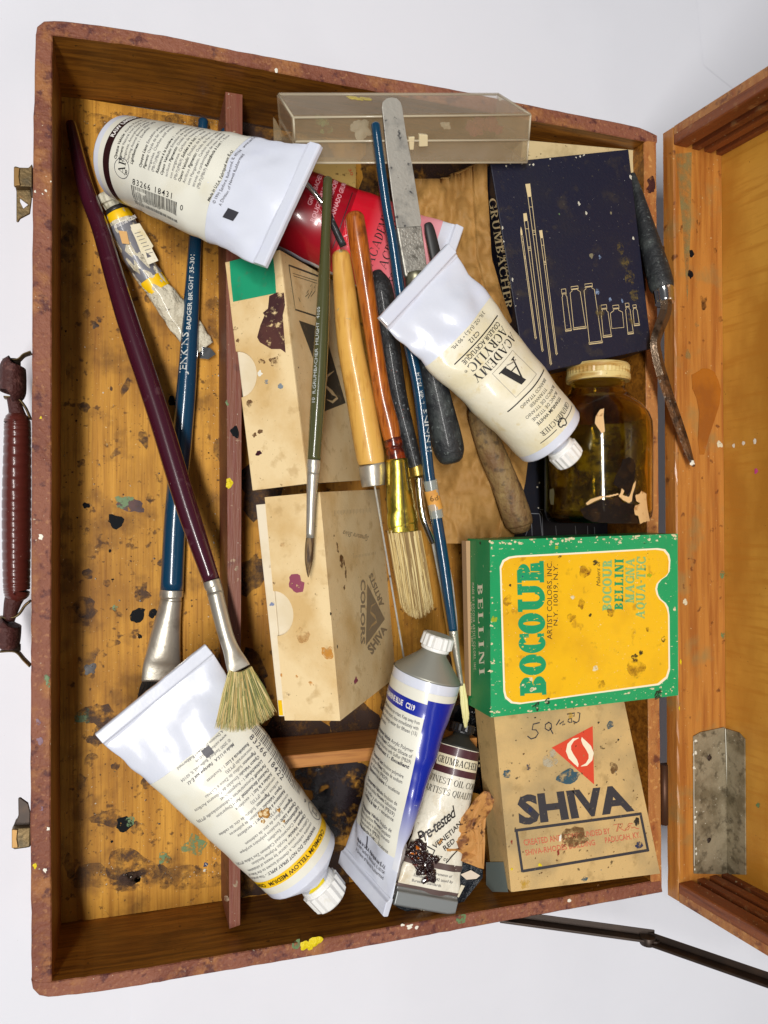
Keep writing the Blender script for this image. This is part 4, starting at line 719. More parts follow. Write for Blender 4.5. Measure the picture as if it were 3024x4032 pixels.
# teal flat brush
zb = -4.55
th = brush('flat_brush', 'long teal paintbrush with wide flat silver ferrule and dark bristles, lettered in white', 'paintbrush', [(439, 262, 11, zb, .26), (430, 400, 12.5, zb, .3), (421, 530, 14, zb, .33), (405, 803, 20, zb, .46), (394, 940, 21.5, zb, .5), (379, 1110, 23, zb, .54), (371, 1274, 24.5, zb, .56)], tealh,
   [('ferrule', [(371, 1274, 24.6, zb, .57), (370, 1288, 25, zb, .58), (370, 1292, 22, zb, .53), (370, 1298, 22, zb, .53)], alu), ('ferrule', [(370, 1296, 23, zb, .55), (366, 1320, 25, zb, .55), (358, 1370, 31, zb, .46), (352, 1420, 37, zb, .33), (350, 1440, 40, zb, .22), (349, 1470, 42, zb, .2)], alu)],
   [('JENKINS', (402, 812), (408, 722), zb, 16, .01), ('BADGER BRIGHT 35-301', (411, 716), (424, 556), zb, 9, .01)], 'teal handled brushes')
m = MB(); strands(m, 420, lambda s, t: P(309 + 80 * s, 1468, -4.6) + UP * (t - .5) * .34, lambda s, t: P(296 + 82 * s, 1512 + 3 * math.sin(s * 9), -4.7) + UP * (t - .5) * .2, .028, rg, mats=2); m.build('bristles', [br4, M('black_bristle', '#14110f', .6)], th)
# second teal handle
brush('paintbrush_handle', 'short visible end of a second teal brush handle beside the divider, under the tube', 'paintbrush', [(490, 284, 13, -2.6, .3), (481, 400, 13, -3.4, .3), (476, 490, 13, -4.3, .3)], tealh, [], group='teal handled brushes')
# fan brush
th = brush('fan_brush', 'long maroon fan brush whose spread olive-yellow bristles rest on the yellow-banded tube', 'paintbrush', [(153, 268, 11, -4.4, .26), (182, 397, 17, -4.0, .38), (217, 494, 18.5, -3.5, .42), (250, 608, 21, -2.9, .46), (282, 712, 23, -2.5, .48), (342, 894, 23.5, -1.9, .5), (404, 1097, 23, -1.1, .48), (457, 1254, 18, -.3, .38)], mar,
   [('ferrule', [(457, 1254, 18.5, -.3, .39), (460, 1264, 19, -.27, .4), (463, 1270, 17.5, -.25, .37), (466, 1284, 18, -.2, .38)], alu), ('ferrule', [(465, 1280, 17.5, -.2, .37), (477, 1330, 17, 0.05, .35), (489, 1375, 16.5, .25, .31), (500, 1405, 18, .42, .24), (511, 1432, 23, .5, .13), (517, 1446, 25, .5, .09)], alu)])
def fb(s, t): return P(495 + 48 * s, 1447 + 8 * math.sin(math.pi * s) - 8 * s, .5) + UP * (t - .5) * .16
def ft(s, t): return P(464 + 134 * s, 1572 + 14 * math.sin(math.pi * s) - 34 * s * s, .62 + .1 * t)
m = MB(); strands(m, 1150, fb, ft, .024, rg, mats=4)
m.build('bristles', [br3, br1, br8, br7], th)
m = MB(); rr = random.Random(2)
m.grid(lambda u, v: fb(u, .5) + (ft(u, .5) - fb(u, .5)) * (v * .9) - UP * .1, 16, 6); m.build('bristles', br8, th)
# olive round brush
brush('round_brush', 'thin olive green round brush with a pointed brown tip, laid over the two beige boxes', 'paintbrush', [(708, 388, 10.5, 1.9), (703, 521, 10.5, 1.9), (699, 630, 13.5, 1.95), (694, 739, 15.5, 2.), (689, 830, 16, 2.05), (683, 921, 15.5, 2.1), (678, 994, 14.5, 2.15)], oliv,
   [('ferrule', [(678, 994, 14.8, 2.15), (677, 1006, 15, 2.15), (677, 1014, 14, 2.15), (676, 1022, 13.6, 2.15)], alu), ('ferrule', [(676, 1020, 13.5, 2.15), (673, 1080, 11, 2.15), (670, 1162, 9, 2.1)], alu), ('bristles', [(670, 1160, 8.6, 2.1), (668, 1185, 9.4, 2.1), (667, 1212, 8.5, 2.05), (666, 1235, 4, 2.0), (666, 1247, .8, 2.0)], M('sable_tip', '#4c3824', .5, layers=[((9, .8, 9), .45, .6, '#8c7048', .8)], bump=((14, 1, 14), 1)))],
   [('10  R.GRUMBACHER  HILIGHT  4105', (680, 872), (703, 668), 2., 8, .0)])
# pale wood palette knife with a thin blade
def ripple(pts): return pts
th = brush('palette_knife', 'pale wood handled palette knife with steel collar and thin blade seen edge-on', 'palette knife', [(737, 552, 20, .2), (744, 620, 24, .2), (756, 739, 28, .25), (776, 848, 30, .3), (790, 930, 31, .35), (800, 985, 31, .4), (802, 1003, 28, .4)], yelw,
   [('collar', [(803, 1003, 28, .4), (804, 1010, 29, .4), (806, 1040, 26.5, .4), (807, 1050, 25, .4)], alu)])
m = MB(); bl = [P(u, v, z) for u, v, z in ((809, 1048, .45), (828, 1160, .35), (851, 1296, .1), (868, 1395, -.2), (873, 1425, -.4))]
for i in range(4): m.prism([bl[i] + V((-.04, 0, 0)), bl[i] + V((.045, 0, 0)), bl[i + 1] + V((.045, 0, 0)), bl[i + 1] + V((-.04, 0, 0))], (bl[i] - CAM).normalized() * 1.1)
m.build('blade', steel, th)
# orange wood brush with brass ferrule
th = brush('brass_ferrule_brush', 'orange-brown wooden brush with flared brass ferrule and long tan bristles', 'paintbrush', [(766, 470, 21, .9), (774, 521, 21.5, .9), (790, 620, 19.5, .9), (808, 739, 18, .9), (825, 848, 19, .9), (842, 920, 21, .9), (848, 950, 19, .9)], orgw,
   [('handle_end', [(848, 946, 19.5, .9), (851, 962, 21, .9), (852, 968, 18, .9), (853, 974, 20, .9), (857, 994, 21.5, .9)], orgd), ('ferrule', [(857, 992, 24, .9, .55), (860, 1030, 26, .9, .55), (865, 1085, 31, .9, .5), (867, 1100, 31, .9, .48), (868, 1108, 33.5, .9, .45), (870, 1130, 35, .9, .42), (871, 1136, 33, .9, .4), (872, 1149, 33.5, .9, .4)], brass)])
m = MB(); strands(m, 1250, lambda s, t: P(840 + 64 * s, 1146, .8) + UP * (t - .5) * .6, lambda s, t: P(868 + 66 * s, 1312 + 22 * math.sin(math.pi * s) , .1) + UP * (t - .5) * .5, .021, rg, mats=4); m.build('bristles', [br1, br2, br7, M('tan_bristle', '#8c7244', .6)], th)
m = MB(); pl = (P(868, 1070, 1.52), UP); pline(m, [(866, 1000), (876, 1140)], 2, pl, 0, 0); pline(m, [(874, 1000), (884, 1060)], 1.5, pl, 0, 0); m.build('ferrule_seam', M('dark_seam', '#3c2c1c', .6), th)
# black handled knife with brass collar
th = brush('palette_knife', 'charred black handled palette knife with brass collar and bent polished shank', 'palette knife', [(815, 590, 12, .7), (821, 615, 24, .7), (828, 655, 26, .7), (840, 739, 24, .7), (858, 848, 20, .7), (878, 930, 17.5, .7), (896, 1000, 15.5, .7), (898, 1008, 15, .7)], blkh,
   [('collar', [(898, 1006, 16.5, .7), (900, 1012, 17, .7), (903, 1029, 16, .7)], M('old_brass_collar', '#a8904c', .35, .9)), ('shank', [(904, 1028, 9, .7), (908, 1075, 9, .7), (914, 1115, 9, .7), (924, 1143, 8.5, .65), (936, 1170, 9, .5)], chrome)])
m = MB(); q = [P(u, v, .1) for u, v in ((930, 1160), (948, 1172), (968, 1205), (979, 1260), (987, 1330), (992, 1400), (986, 1408), (968, 1340), (948, 1250))]; m.prism(q, (0, 0, -.06)); m.build('blade', steel, th)
# teal liner brush
th = brush('liner_brush', 'slim teal liner brush with orange price sticker and cream pointed bristles', 'paintbrush', [(811, 270, 10, 3.0), (834, 442, 10.5, 2.7), (848, 521, 11, 2.55), (868, 660, 12, 2.3), (883, 739, 12.5, 2.2), (905, 848, 12.5, 2.), (927, 1030, 12.8, 1.7), (942, 1114, 12.5, 1.55), (958, 1213, 12.5, 1.4), (970, 1300, 11, 1.3), (979, 1362, 9.3, 1.2)], tealh,
   [('ferrule', [(979, 1362, 9.8, 1.2), (980, 1370, 10, 1.2), (981, 1376, 9.2, 1.2), (989, 1430, 6.8, 1.1), (997, 1480, 4.6, 1.)], alu)],
   [('JENKINS', (934, 978), (919, 885), 1.95, 10, .01), ('LINER  35-304', (917, 872), (906, 806), 2.05, 7, .0)], 'teal handled brushes')
q, a, b = pxpath([(929, 1037, 15, 1.7), (944, 1118, 14.5, 1.55)], 4); m = MB(); m.tube(q, a, n=24, cap=False); so = m.build('price_tape', clr2, th)
q, a, b = pxpath([(931, 1058, 15.6, 1.66), (942, 1100, 15.2, 1.57)], 4); m = MB(); m.tube(q, a, n=24, cap=False); sk = m.build('price_sticker', orst, th)
m = MB(); pl = (q[2] + UP * .34, UP); ltext(m, tgeo('68'), (930, 1084), (948, 1080), 12, pl, 0, .0); merge(sk, m.build('lettering', M('brown_ink', '#6c4a1c', .5), th))
m = MB(); strands(m, 170, lambda s, t: P(993 + 9 * s, 1476, 1.0) + UP * (t - .5) * .15, lambda s, t: P(1000 + 13 * s, 1545 + 28 * math.sin(math.pi * s), .7) + UP * (t - .5) * .2, .028, rg, mats=2); m.build('bristles', [br6, M('ivory_bristle', '#cfc886', .6)], th)
# big steel spatula
th = thing('spatula', P(890, 500, 1.9), 'broad worn steel spatula with rounded tip and dark grey handle, across the clear plastic box', 'palette knife')
m = MB(); pl = zz(ZB, [(698, 165), (702, 140), (722, 120), (750, 114), (780, 120), (800, 142), (808, 170), (830, 320), (862, 480), (888, 640), (912, 790), (905, 825), (780, 830), (752, 640), (722, 400)])
def sz(v): return 3.35 - (v - 200) / 400 * .75
q = [P(u, v, sz(v)) for u, v in pl]; m.prism(q, (0, 0, -.09)); m.build('blade', steel, th, bevel=.02)
m = MB(); q = [P(u, v, sz(v) + .05) for u, v in zz(ZB, [(778, 820), (914, 812), (945, 1040), (938, 1066), (830, 1092), (822, 1075)])]; m.prism(q, (0, 0, -.3)); m.build('tang', M('pitted_pale_steel', '#a8a49a', .45, .7, layers=[(3, .55, .66, '#6c6860', .8)], bump=(7, .6)), th, bevel=.06)
q, a, b = pxpath([(898, 592, 23, 2.5, .42), (899, 600, 24, 2.5, .45), (901, 632, 23, 2.4, .45), (902, 640, 21, 2.4, .42)], 4); m = MB(); m.tube(q, a, b, n=24); m.build('collar', M('tarnished_collar', '#98947c', .4, .8, layers=[(2, .5, .65, '#5c5a44', .8)]), th)
q, a, b = pxpath([(903, 638, 21, 2.4), (917, 720, 25, 2.2), (932, 800, 27, 2.0), (950, 880, 30, 1.7), (963, 940, 33.5, 1.5), (970, 972, 33, 1.4), (973, 986, 29, 1.4)], 5); q, a, b = ends(q, a, None, False, True); m = MB(); m.tube(q, a, b, n=26); m.build('handle', blkg, th)
# weathered handle knife (dark tang visible above, wood handle below)
th = thing('weathered_handle_tool', P(1040, 880, -.9), 'tool with a weathered brown wooden handle lying on the kraft paper bag', 'palette knife')
q, a, b = pxpath([(924, 484, 9, .9, .12), (929, 500, 12, .9, .14), (944, 565, 14, .8, .14), (975, 690, 15, .6, .12), (1020, 860, 16, .3, .1), (1035, 905, 16, .2, .12)], 5); q, a, b = ends(q, a, b, True, False); m = MB(); m.tube(q, a, b, n=16); m.build('blade', M('blackened_steel', '#3c3c3c', .5, .5), th)
q, a, b = pxpath([(1030, 890, 20, .2), (1050, 945, 27, .1), (1085, 1030, 30, -.1), (1108, 1090, 31, -.2), (1121, 1128, 30, -.3), (1124, 1138, 25, -.3)], 5); q, a, b = ends(q, a, None, True, True); m = MB(); m.tube(q, a, b, n=24, wob=.05); m.build('handle', oldw, th)
# cranked painting knife at the right wall
th = thing('painting_knife', P(1430, 650, 0), 'cranked painting knife with dark grey handle and rusty blade, overhanging the hinge side', 'palette knife')
q, a, b = pxpath([(1366, 378, 7, .1), (1376, 420, 13, .3), (1392, 480, 18, .6), (1408, 540, 23, .9), (1422, 590, 26, 1.15), (1429, 618, 26, 1.3), (1431, 628, 22, 1.35)], 5); q, a, b = ends(q, a, None, True, False); m = MB(); m.tube(q, a, b, n=24); m.build('handle', blkg, th)
q, a, b = pxpath([(1431, 622, 23, 1.35), (1433, 630, 22, 1.37), (1436, 655, 20.5, 1.45)], 4); m = MB(); m.tube(q, a, b, n=20); m.build('collar', chrome, th)
def strip(path, th_, mats, nm, par):
    q = smooth(path, 6); pts = [P(u, v, z) for u, v, w, z in q]; rs = []
    for i, p in enumerate(pts):
        t = (pts[min(i + 1, len(pts) - 1)] - pts[max(0, i - 1)]).normalized(); sd = t.cross(UP).normalized(); w = cmpx(p, q[i][2]) ; u = sd.cross(t)
        if u.z < 0: u = -u
        rs.append([p + sd * w, p + u * th_, p - sd * w, p - u * th_ * .5])
    m = MB(); m.rings(rs, 0, False); return m.build(nm, mats, par, bevel=.015)
strip([(1440, 652, 15, 1.45), (1437, 676, 15, 1.5), (1424, 710, 14, 1.6), (1416, 740, 13.5, 1.65), (1421, 775, 14, 1.6), (1430, 810, 14, 1.55)], .12, M('brown_steel_shank', '#7c6a58', .3, .85, layers=[(1.5, .52, .64, '#3c2c20', .8)], bump=(4, .6)), 'shank', th)
strip([(1429, 806, 14, 1.5), (1443, 850, 13.5, 1.5), (1462, 905, 13, 1.55), (1480, 955, 11, 1.6), (1490, 985, 8.5, 1.6), (1499, 1008, 4, 1.6)], .06, rust, 'blade', th)
m = MB(); m.blob(P(1496, 1000, 1.67), .16, UP, 0, 4, .8, 0, 0, .05, .5); m.build('paint_tip', stainw, th)
# thin steel rod
th = thing('steel_rod', P(705, 460, .9), 'thin dark steel rod crossing the red tube beneath the olive brush', 'rod')
q, a, b = pxpath([(648, 382, 6, 1.1), (680, 418, 6, 1.1), (706, 452, 6, 1.1)], 3); m = MB(); m.tube(q, a, n=12); m.build('shaft', chrome, th)
q, a, b = pxpath([(706, 452, 6.5, 1.1), (722, 490, 7.5, 1.1), (742, 532, 8, 1.0)], 3); m = MB(); m.tube(q, a, n=12); m.build('grip', blkh, th)
# light wooden stick under the liner brush
th = thing('wooden_stick', P(965, 1280, -1), 'bare thin wooden stick lying under the liner brush, left of the green box', 'stick')
ORG[th.name] = ORG[th.name]; m = MB(); q, a, b = pxpath([(942, 1130, 12, -.9), (958, 1250, 11, -.9), (980, 1400, 9, -.9), (988, 1460, 8, -.9)], 5); m.tube(q, a, n=14); m.build('shaft', yelw, th)
# ------------------------------------------------------------------ cardboard boxes
def hullbox(m, top, dn, mi=0, ms=None): m.prism(top, dn, mi, ms)
SL = V((.60, .02, -.80))
def leaning(name, label, corners, w, notch, L, cut, group):
    """buff slip-case leaning on its long side: narrow face up, large face sloping to the right"""
    (uTR, vTR), (uBR, vBR) = corners; TR = P(uTR, vTR, 1.5); BR = P(uBR, vBR, 1.5); ax = (TR - BR).normalized()
    d = (SL - ax * SL.dot(ax)).normalized(); n1 = d.cross(ax).normalized(); left = n1 if n1.x < 0 else -n1
    up = (-d); TL, BL = TR + left * w, BR + left * w
    if up.z < 0: up = -up
    th = thing(name, (TR + BL) / 2 + d * L * .6, label, 'box', group)
    npl = (TR, up); bpl = (TR, -left)
    m = MB(); f = [TR - left * .0 - ax * .08 + left * .06, BR + ax * .08 + left * .06, BL + ax * .08 - left * .02, TL - ax * .08 - left * .02]; m.prism([p - up * .1 for p in f], d * (L - .2)); tr = m.build('tray', tray, th, bevel=.05)
    m = MB(); k = 16; r = w * .29; c0 = (TL + (BL - TL) * notch); out = [TR, BR, BL]
    for i in range(k + 1):
        a = math.pi * i / k; out.append(c0 - ax * r * math.cos(a) * 1.3 - left * r * 1.15 * math.sin(a))
    out.append(TL); m.prism(out, -up * .07)
    m.prism([TR - up * .07, BR - up * .07, BR - up * .07 + left * .07, TR - up * .07 + left * .07], d * L); sl = m.build('slip_case', board, th, bevel=.03)
    return th, npl, bpl, tr, sl, TR, BR, TL, BL, ax, up, left, d
R_ = leaning('slip_case_box', 'upper buff cardboard slip case with a green sticker and a dark brown stain', ((604, 539), (664, 1045)), 2.75, .49, 8.1, 0, 'buff slip case boxes')
th, npl, bpl = R_[:3]
m = MB(); ppoly(m, zz(ZE, [(82, 120), (200, 90), (336, 58), (352, 200), (358, 308), (103, 360), (90, 240)]), npl, 0, .012, .008)
ppoly(m, zz(ZE, [(318, 325), (360, 305), (405, 305), (412, 380), (398, 440), (405, 540), (415, 662), (385, 640), (330, 640), (262, 600), (246, 570), (265, 500), (290, 440), (280, 425), (310, 400)]), npl, 1, .016); m.build('sticker', [emer, stainb], th)
m = MB()
for i, (x, y, r, mm) in enumerate(((255, 1258, 16, 1), (345, 715, 26, 0), (275, 715, 18, 0), (200, 960, 18, 0), (300, 835, 12, 2), (385, 860, 14, 2), (260, 785, 14, 3), (265, 1130, 16, 0), (120, 520, 12, 0), (130, 590, 10, 0), (230, 1150, 12, 0), (350, 700, 8, 0), (490, 750, 5, 1))): u, v = ZE(x, y); pblob(m, u, v, r * .3638, npl if x < 440 else bpl, mm, i + 4, 1.2, .2)
SLV = R_[4]; merge(SLV, m.build('stains', [stainl, M('oxblood_drip', '#3c1420', .4), M('slate_smear', '#7c8890', .6, fringe=(5, .42, .5)), stainw], th))
m = MB(); pline(m, zz(ZE, [(432, 142), (620, 212)]), 4, bpl); pline(m, zz(ZE, [(432, 140), (470, 405), (640, 460)]), 4, bpl)
pline(m, zz(ZE, [(490, 335), (500, 360)]), 2.5, bpl)
for a, b in (((545, 340), (570, 250)), ((562, 330), (590, 260)), ((530, 330), (548, 290))): pline(m, zz(ZE, [a, ((a[0] + b[0]) / 2 + 12, (a[1] + b[1]) / 2), b, (b[0] - 10, b[1] + 20)]), 1.4, bpl)
pline(m, zz(ZE, [(455, 190), (600, 235)]), 1.2, bpl); pline(m, zz(ZE, [(460, 205), (600, 250)]), 1.2, bpl)
ppoly(m, zz(ZE, [(492, 470), (640, 520), (770, 960), (645, 1010), (600, 760)]), bpl)
pline(m, zz(ZE, [(700, 770), (660, 800), (650, 860), (690, 900), (720, 930), (690, 955), (655, 940)]), [1, 6, 9, 11, 9, 6, 1], bpl, 1, .02)
merge(SLV, m.build('printing', [M('faded_olive_black_ink', '#4c463a', .6, layers=[(3, .6, .7, '#8c7c5c', .6)]), board], th))
R2 = leaning('slip_case_box', 'lower buff cardboard slip case with a pink spot, its white tray showing at the notch', ((691, 1063), (735, 1557)), 2.75, .52, 8.1, 0, 'buff slip case boxes')
th, npl, bpl, tr, sl, TR, BR, TL, BL, ax, up, left, d = R2
m = MB(); a = P(*ZH(160, 200), .2); b = P(*ZH(325, 1600), .2); m.prism([TL - up * .12 + ax * (-.3), BL - up * .12 + ax * .15, BL - up * .12 + ax * .15 + left * .35, TL - up * .12 - ax * .3 + left * .55], d * 7.4, 0); c = BL - up * .11 + left * .12
m.add([c + ax * .2, c + ax * .9, c + ax * .9 + left * .2, c + ax * .2 + left * .2], [[0, 1, 2, 3]], 1); m.build('inner_tray', [tray, cadm], th, bevel=.03)
m = MB()
for i, (x, y, r, mm, pl_, asp) in enumerate(((448, 740, 52, 1, 0, 1), (420, 735, 20, 1, 0, 1), (740, 600, 58, 0, 1, .7), (715, 520, 34, 0, 1, .5), (765, 680, 40, 0, 1, .5), (755, 770, 14, 0, 1, 1), (705, 480, 10, 0, 1, .6), (688, 430, 9, 0, 1, 1), (480, 1080, 50, 4, 0, 1), (645, 1190, 40, 5, 0, 1), (830, 1378, 20, 1, 1, 1.4), (390, 1460, 14, 0, 0, 1), (355, 490, 16, 4, 0, 1), (540, 1395, 16, 5, 0, 1), (345, 1340, 14, 5, 0, .6), (285, 875, 16, 6, 2, 1), (668, 940, 10, 7, 0, .6), (710, 1155, 10, 7, 1, .7), (270, 440, 8, 0, 0, .6), (300, 740, 9, 0, 0, 1), (270, 630, 10, 4, 0, .6), (445, 1350, 9, 5, 0, 1), (990, 1140, 5, 7, 1, 1))): u, v = ZH(x, y); pblob(m, u, v, r * .3307, (npl, bpl, (npl[0] - npl[1] * .1, npl[1]))[pl_], mm, i + 9, asp, .1)
merge(sl, m.build('stains', [stainl, stainp, stainb, stainw, M('tan_stain', '#b8823c', .6, fringe=(1.5, .4, .6), alpha=.6), M('orange_stain', '#d08a1c', .6, fringe=(3, .36, .56), alpha=.7), M('blue_tint', '#7c8cb4', .6, fringe=(6, .45, .55)), staink], th))
m = MB(); gi = 0
tri = zz(ZH, [(905, 745), (895, 1150), (1020, 975)]); ppoly(m, tri, bpl, 0); pline(m, zz(ZH, [(960, 870), (930, 890), (925, 930), (955, 960), (965, 990), (930, 1020), (915, 1050)]), [1, 4, 6, 8, 7, 4, 1], bpl, 1, .02)
qtext(m, tgeo('COLORS', .03), zz(ZH, [(862, 715), (862, 1140), (888, 1140), (892, 715)]), bpl)
qtext(m, tgeo('SHIVA', .04), zz(ZH, [(935, 1210), (1035, 1040), (1010, 1015), (902, 1165)]), bpl); qtext(m, tgeo('ARTISTS', .03), zz(ZH, [(1015, 880), (935, 670), (912, 690), (990, 900)]), bpl)
ltext(m, tgeo('Signature Shiva', 0, .4), ZH(915, 435), ZH(750, 395), 11, bpl)
for i in range(26): x = 690 + i * 9.5; pline(m, zz(ZH, [(x, 265 + (i % 3) * 2 - i * .7), (x + 1, 300 - i * .7 - (i * 7 % 5) * 3)]), 1.2, bpl)
for i in range(16): x = 815 + i * 9.5; pline(m, zz(ZH, [(x, 560 - i * 1.7), (x + 1, 578 - i * 1.7)]), 1.2, bpl)
merge(sl, m.build('printing', [M('faded_taupe_ink', '#97856a', .6), boardd], th))
# green and yellow colour box
gz = 3.4; gp = (P(1058, 1168, gz), UP); G = [P(u, v, gz) for u, v in ((1058, 1167), (1464, 1153), (1465, 1502), (1060, 1550))]
th = thing('paint_box', (sum((p.x for p in G)) / 4, 15, .8), 'green and yellow printed cardboard colour box, scuffed at the edges, lying on the right', 'box')
m = MB(); dn = V((.05, .03, -2.55)); m.prism(G, dn, 0, 1); ca = m.build('carton', [greenp, greens], th, bevel=.06)
m = MB(); a, b = P(992, 1168, .9 + .3), P(1000, 1500, 1.2); g0 = G[0] + dn * .86; g3 = G[3] + dn * .86
m.prism([g0 + V((-.02, -.1, 0)), g0 + V((-.24, -.1, 0)), g3 + V((-.1, .5, 0)), g3 + V((-.02, .5, 0))], (0, 0, -.5)); m.build('inner_tray', M('pinkish_tray_card', '#b8936c', .8), th)
m = MB(); yo = [(405, 400), (403, 350), (420, 310), (455, 290), (500, 283), (900, 262), (1340, 238), (1385, 245), (1410, 275), (1417, 310), (1413, 375), (1395, 405), (1365, 425), (1345, 450), (1338, 480), (1345, 515), (1360, 540), (1390, 565), (1405, 590), (1412, 640), (1415, 960), (1400, 1010), (1350, 1052), (900, 1112), (520, 1166), (470, 1160), (435, 1130), (425, 1090)]
cx = sum(p[0] for p in yo) / len(yo); cy = sum(p[1] for p in yo) / len(yo)
ppoly(m, zz(ZI, yo), gp, 0, .006); yi = [(x + (10 if x < cx else -10), y + (10 if y < 620 else -10) * (1 if abs(y - 480) > 100 or x < 1300 else .2)) for x, y in yo]; yi[13:16] = [(1334, 450), (1326, 480), (1334, 515)]; ppoly(m, zz(ZI, yi), gp, 1, .012)
qtext(m, serif('BOCOUR', .36, .16, .17, .05, .09), zz(ZI, [(680, 1108), (664, 320), (503, 322), (524, 1116)]), gp, 2, .02)
qtext(m, tgeo('ARTIST COLORS, INC.', .0), zz(ZI, [(714, 780), (712, 318), (684, 318), (684, 780)]), gp, 3, .018); qtext(m, tgeo('N.Y. 10019, N.Y.', .0), zz(ZI, [(746, 698), (748, 335), (721, 335), (722, 698)]), gp, 3, .018)
qtext(m, tgeo('Makers of', 0, .3), zz(ZI, [(1000, 465), (998, 312), (975, 312), (977, 465)]), gp, 3, .018)
qtext(m, serif('BOCOUR', .26, .12, .12, .1), zz(ZI, [(1066, 610), (1068, 310), (1014, 310), (1012, 610)]), gp, 4, .018); qtext(m, serif('BELLINI', .26, .12, .12, .12), zz(ZI, [(1134, 605), (1138, 303), (1085, 303), (1084, 605)]), gp, 2, .018)
qtext(m, serif('MAGNA', .22, .12, .12, .1), zz(ZI, [(1200, 565), (1203, 300), (1150, 298), (1148, 563)]), gp, 4, .018); qtext(m, serif('AQUA-TEC', .22, .12, .12, .12), zz(ZI, [(1262, 658), (1270, 292), (1215, 290), (1210, 656)]), gp, 4, .018)
gs = plane(G[0], G[3], G[0] + dn)
qtext(m, serif('BELLINI', .2, .07, .08, .22), zz(ZI, [(274, 452), (285, 992), (316, 986), (303, 450)]), gs, 5, .016)
ltext(m, tgeo('MADE BY BOCOUR ARTIST COLORS, INC.', 0, 0, 1.3), ZI(240, 445), ZI(252, 970), 4.6, gs, 5); ltext(m, tgeo('NEW YORK, N.Y. 10019', 0, 0, 1.2), ZI(228, 560), ZI(238, 820), 3.6, gs, 5); ltext(m, tgeo('CONTENTS THREE TUBES 40cc EACH', 0, 0, 1.5), ZI(206, 448), ZI(217, 940), 4.6, gs, 5)
for i in range(110):
    e = rnd.random(); x, y = rnd.uniform(345, 1460), 0
    y = (195 + (155 - 195) * (x - 345) / 1115) + abs(rnd.gauss(0, 22)) if e < .45 else (1240 - 135 * (x - 345) / 1115) - abs(rnd.gauss(0, 28))
    if e > .8: x = 348 + abs(rnd.gauss(0, 12)); y = rnd.uniform(200, 1235)
    u, v = ZI(x, y); pblob(m, u, v, rnd.uniform(.6, 2.6), gp, 6, i, rnd.uniform(.7, 2.6), -.1, .006, .002)
for i, (x, y, r, mm) in enumerate(((900, 380, 34, 7), (930, 370, 18, 7), (970, 320, 16, 8), (465, 458, 8, 8), (538, 407, 9, 9), (825, 650, 24, 7), (890, 570, 26, 7), (1205, 890, 22, 8), (1215, 950, 55, 7), (1240, 860, 14, 8), (1003, 1050, 26, 7), (1375, 780, 14, 8), (940, 637, 8, 8), (835, 530, 12, 6), (970, 955, 16, 6), (600, 1075, 18, 6), (585, 1020, 16, 6), (540, 1050, 20, 6), (620, 1180, 26, 8), (690, 1150, 18, 8), (1265, 205, 9, 8), (740, 235, 10, 10), (1345, 1105, 26, 8), (450, 550, 28, 7), (370, 660, 18, 10), (1290, 400, 14, 10), (290, 210, 10, 8), (1440, 600, 10, 6), (1280, 720, 12, 7), (760, 290, 9, 8), (1060, 620, 24, 7), (430, 620, 24, 7))): u, v = ZI(x, y); pblob(m, u, v, r * .3638, gp if x > 340 else gs, mm, i + 30, 1.1, .3 * (i % 4), .022, .002)
merge(ca, m.build('printing', [creamp, yellp, greeni, ink, greenl, creamp, M('bare_card_scuff', '#dcd0a8', .7, fringe=(9, .38, .5)), M('brown_rub', '#8c5c14', .6, fringe=(2, .42, .62), alpha=.6), M('dark_smudge', '#2c2c24', .5, fringe=(5, .42, .52), alpha=.85), M('blue_dot', '#202c6c', .5), M('lime_rub', '#a8b820', .5, fringe=(5, .4, .5), alpha=.8)], th))
# shiva box
z0 = .75; spn = UP; S4 = [P(u, v, z0) for u, v in ((1062, 1500), (1343, 1490), (1426, 1887), (1104, 1927))]; spl = (S4[0], UP)
th = thing('colour_box', (26, 6, -1.8), 'flat tan cardboard colour box with red triangle emblem and charcoal lettering, at the lower right', 'box')
m = MB(); dn = V((.08, 0, -2.4)); m.prism(S4, dn, 0, 1); ca = m.build('carton', [shivab, shivab], th, bevel=.12)
m = MB(); ppoly(m, zz(ZL, [(455, 345), (683, 224), (691, 549)]), spl, 0)
s1_ = [(605, 290), (575, 300), (552, 328), (548, 360), (562, 392), (585, 420), (598, 440), (600, 452)]; w1 = [1, 6, 10, 13, 14, 11, 6, 1]
pline(m, zz(ZL, s1_), w1, spl, 1, .02); pline(m, zz(ZL, [(1222 - x, 738 - y) for x, y in s1_]), w1, spl, 1, .02)
qtext(m, tgeo('SHIVA', .045, 0, .98), zz(ZL, [(272, 768), (914, 688), (868, 560), (262, 622)]), spl, 2)
pline(m, zz(ZL, [(248, 806), (952, 712)]), 6, spl, 2, .012); pline(m, zz(ZL, [(948, 708), (992, 922)]), 6, spl, 2, .014); pline(m, zz(ZL, [(996, 914), (292, 1032)]), 6, spl, 2, .012); pline(m, zz(ZL, [(258, 802), (292, 1036)]), 6, spl, 2, .014)
qtext(m, tgeo('CREATED AND COMPOUNDED BY', .01), zz(ZL, [(302, 890), (782, 822), (776, 792), (296, 858)]), spl, 3); qtext(m, tgeo('SHIVA-RHODES BUILDING', .01), zz(ZL, [(310, 945), (698, 886), (693, 856), (305, 915)]), spl, 3); qtext(m, tgeo('PADUCAH, KY.', .01), zz(ZL, [(754, 876), (950, 844), (944, 812), (749, 846)]), spl, 3)
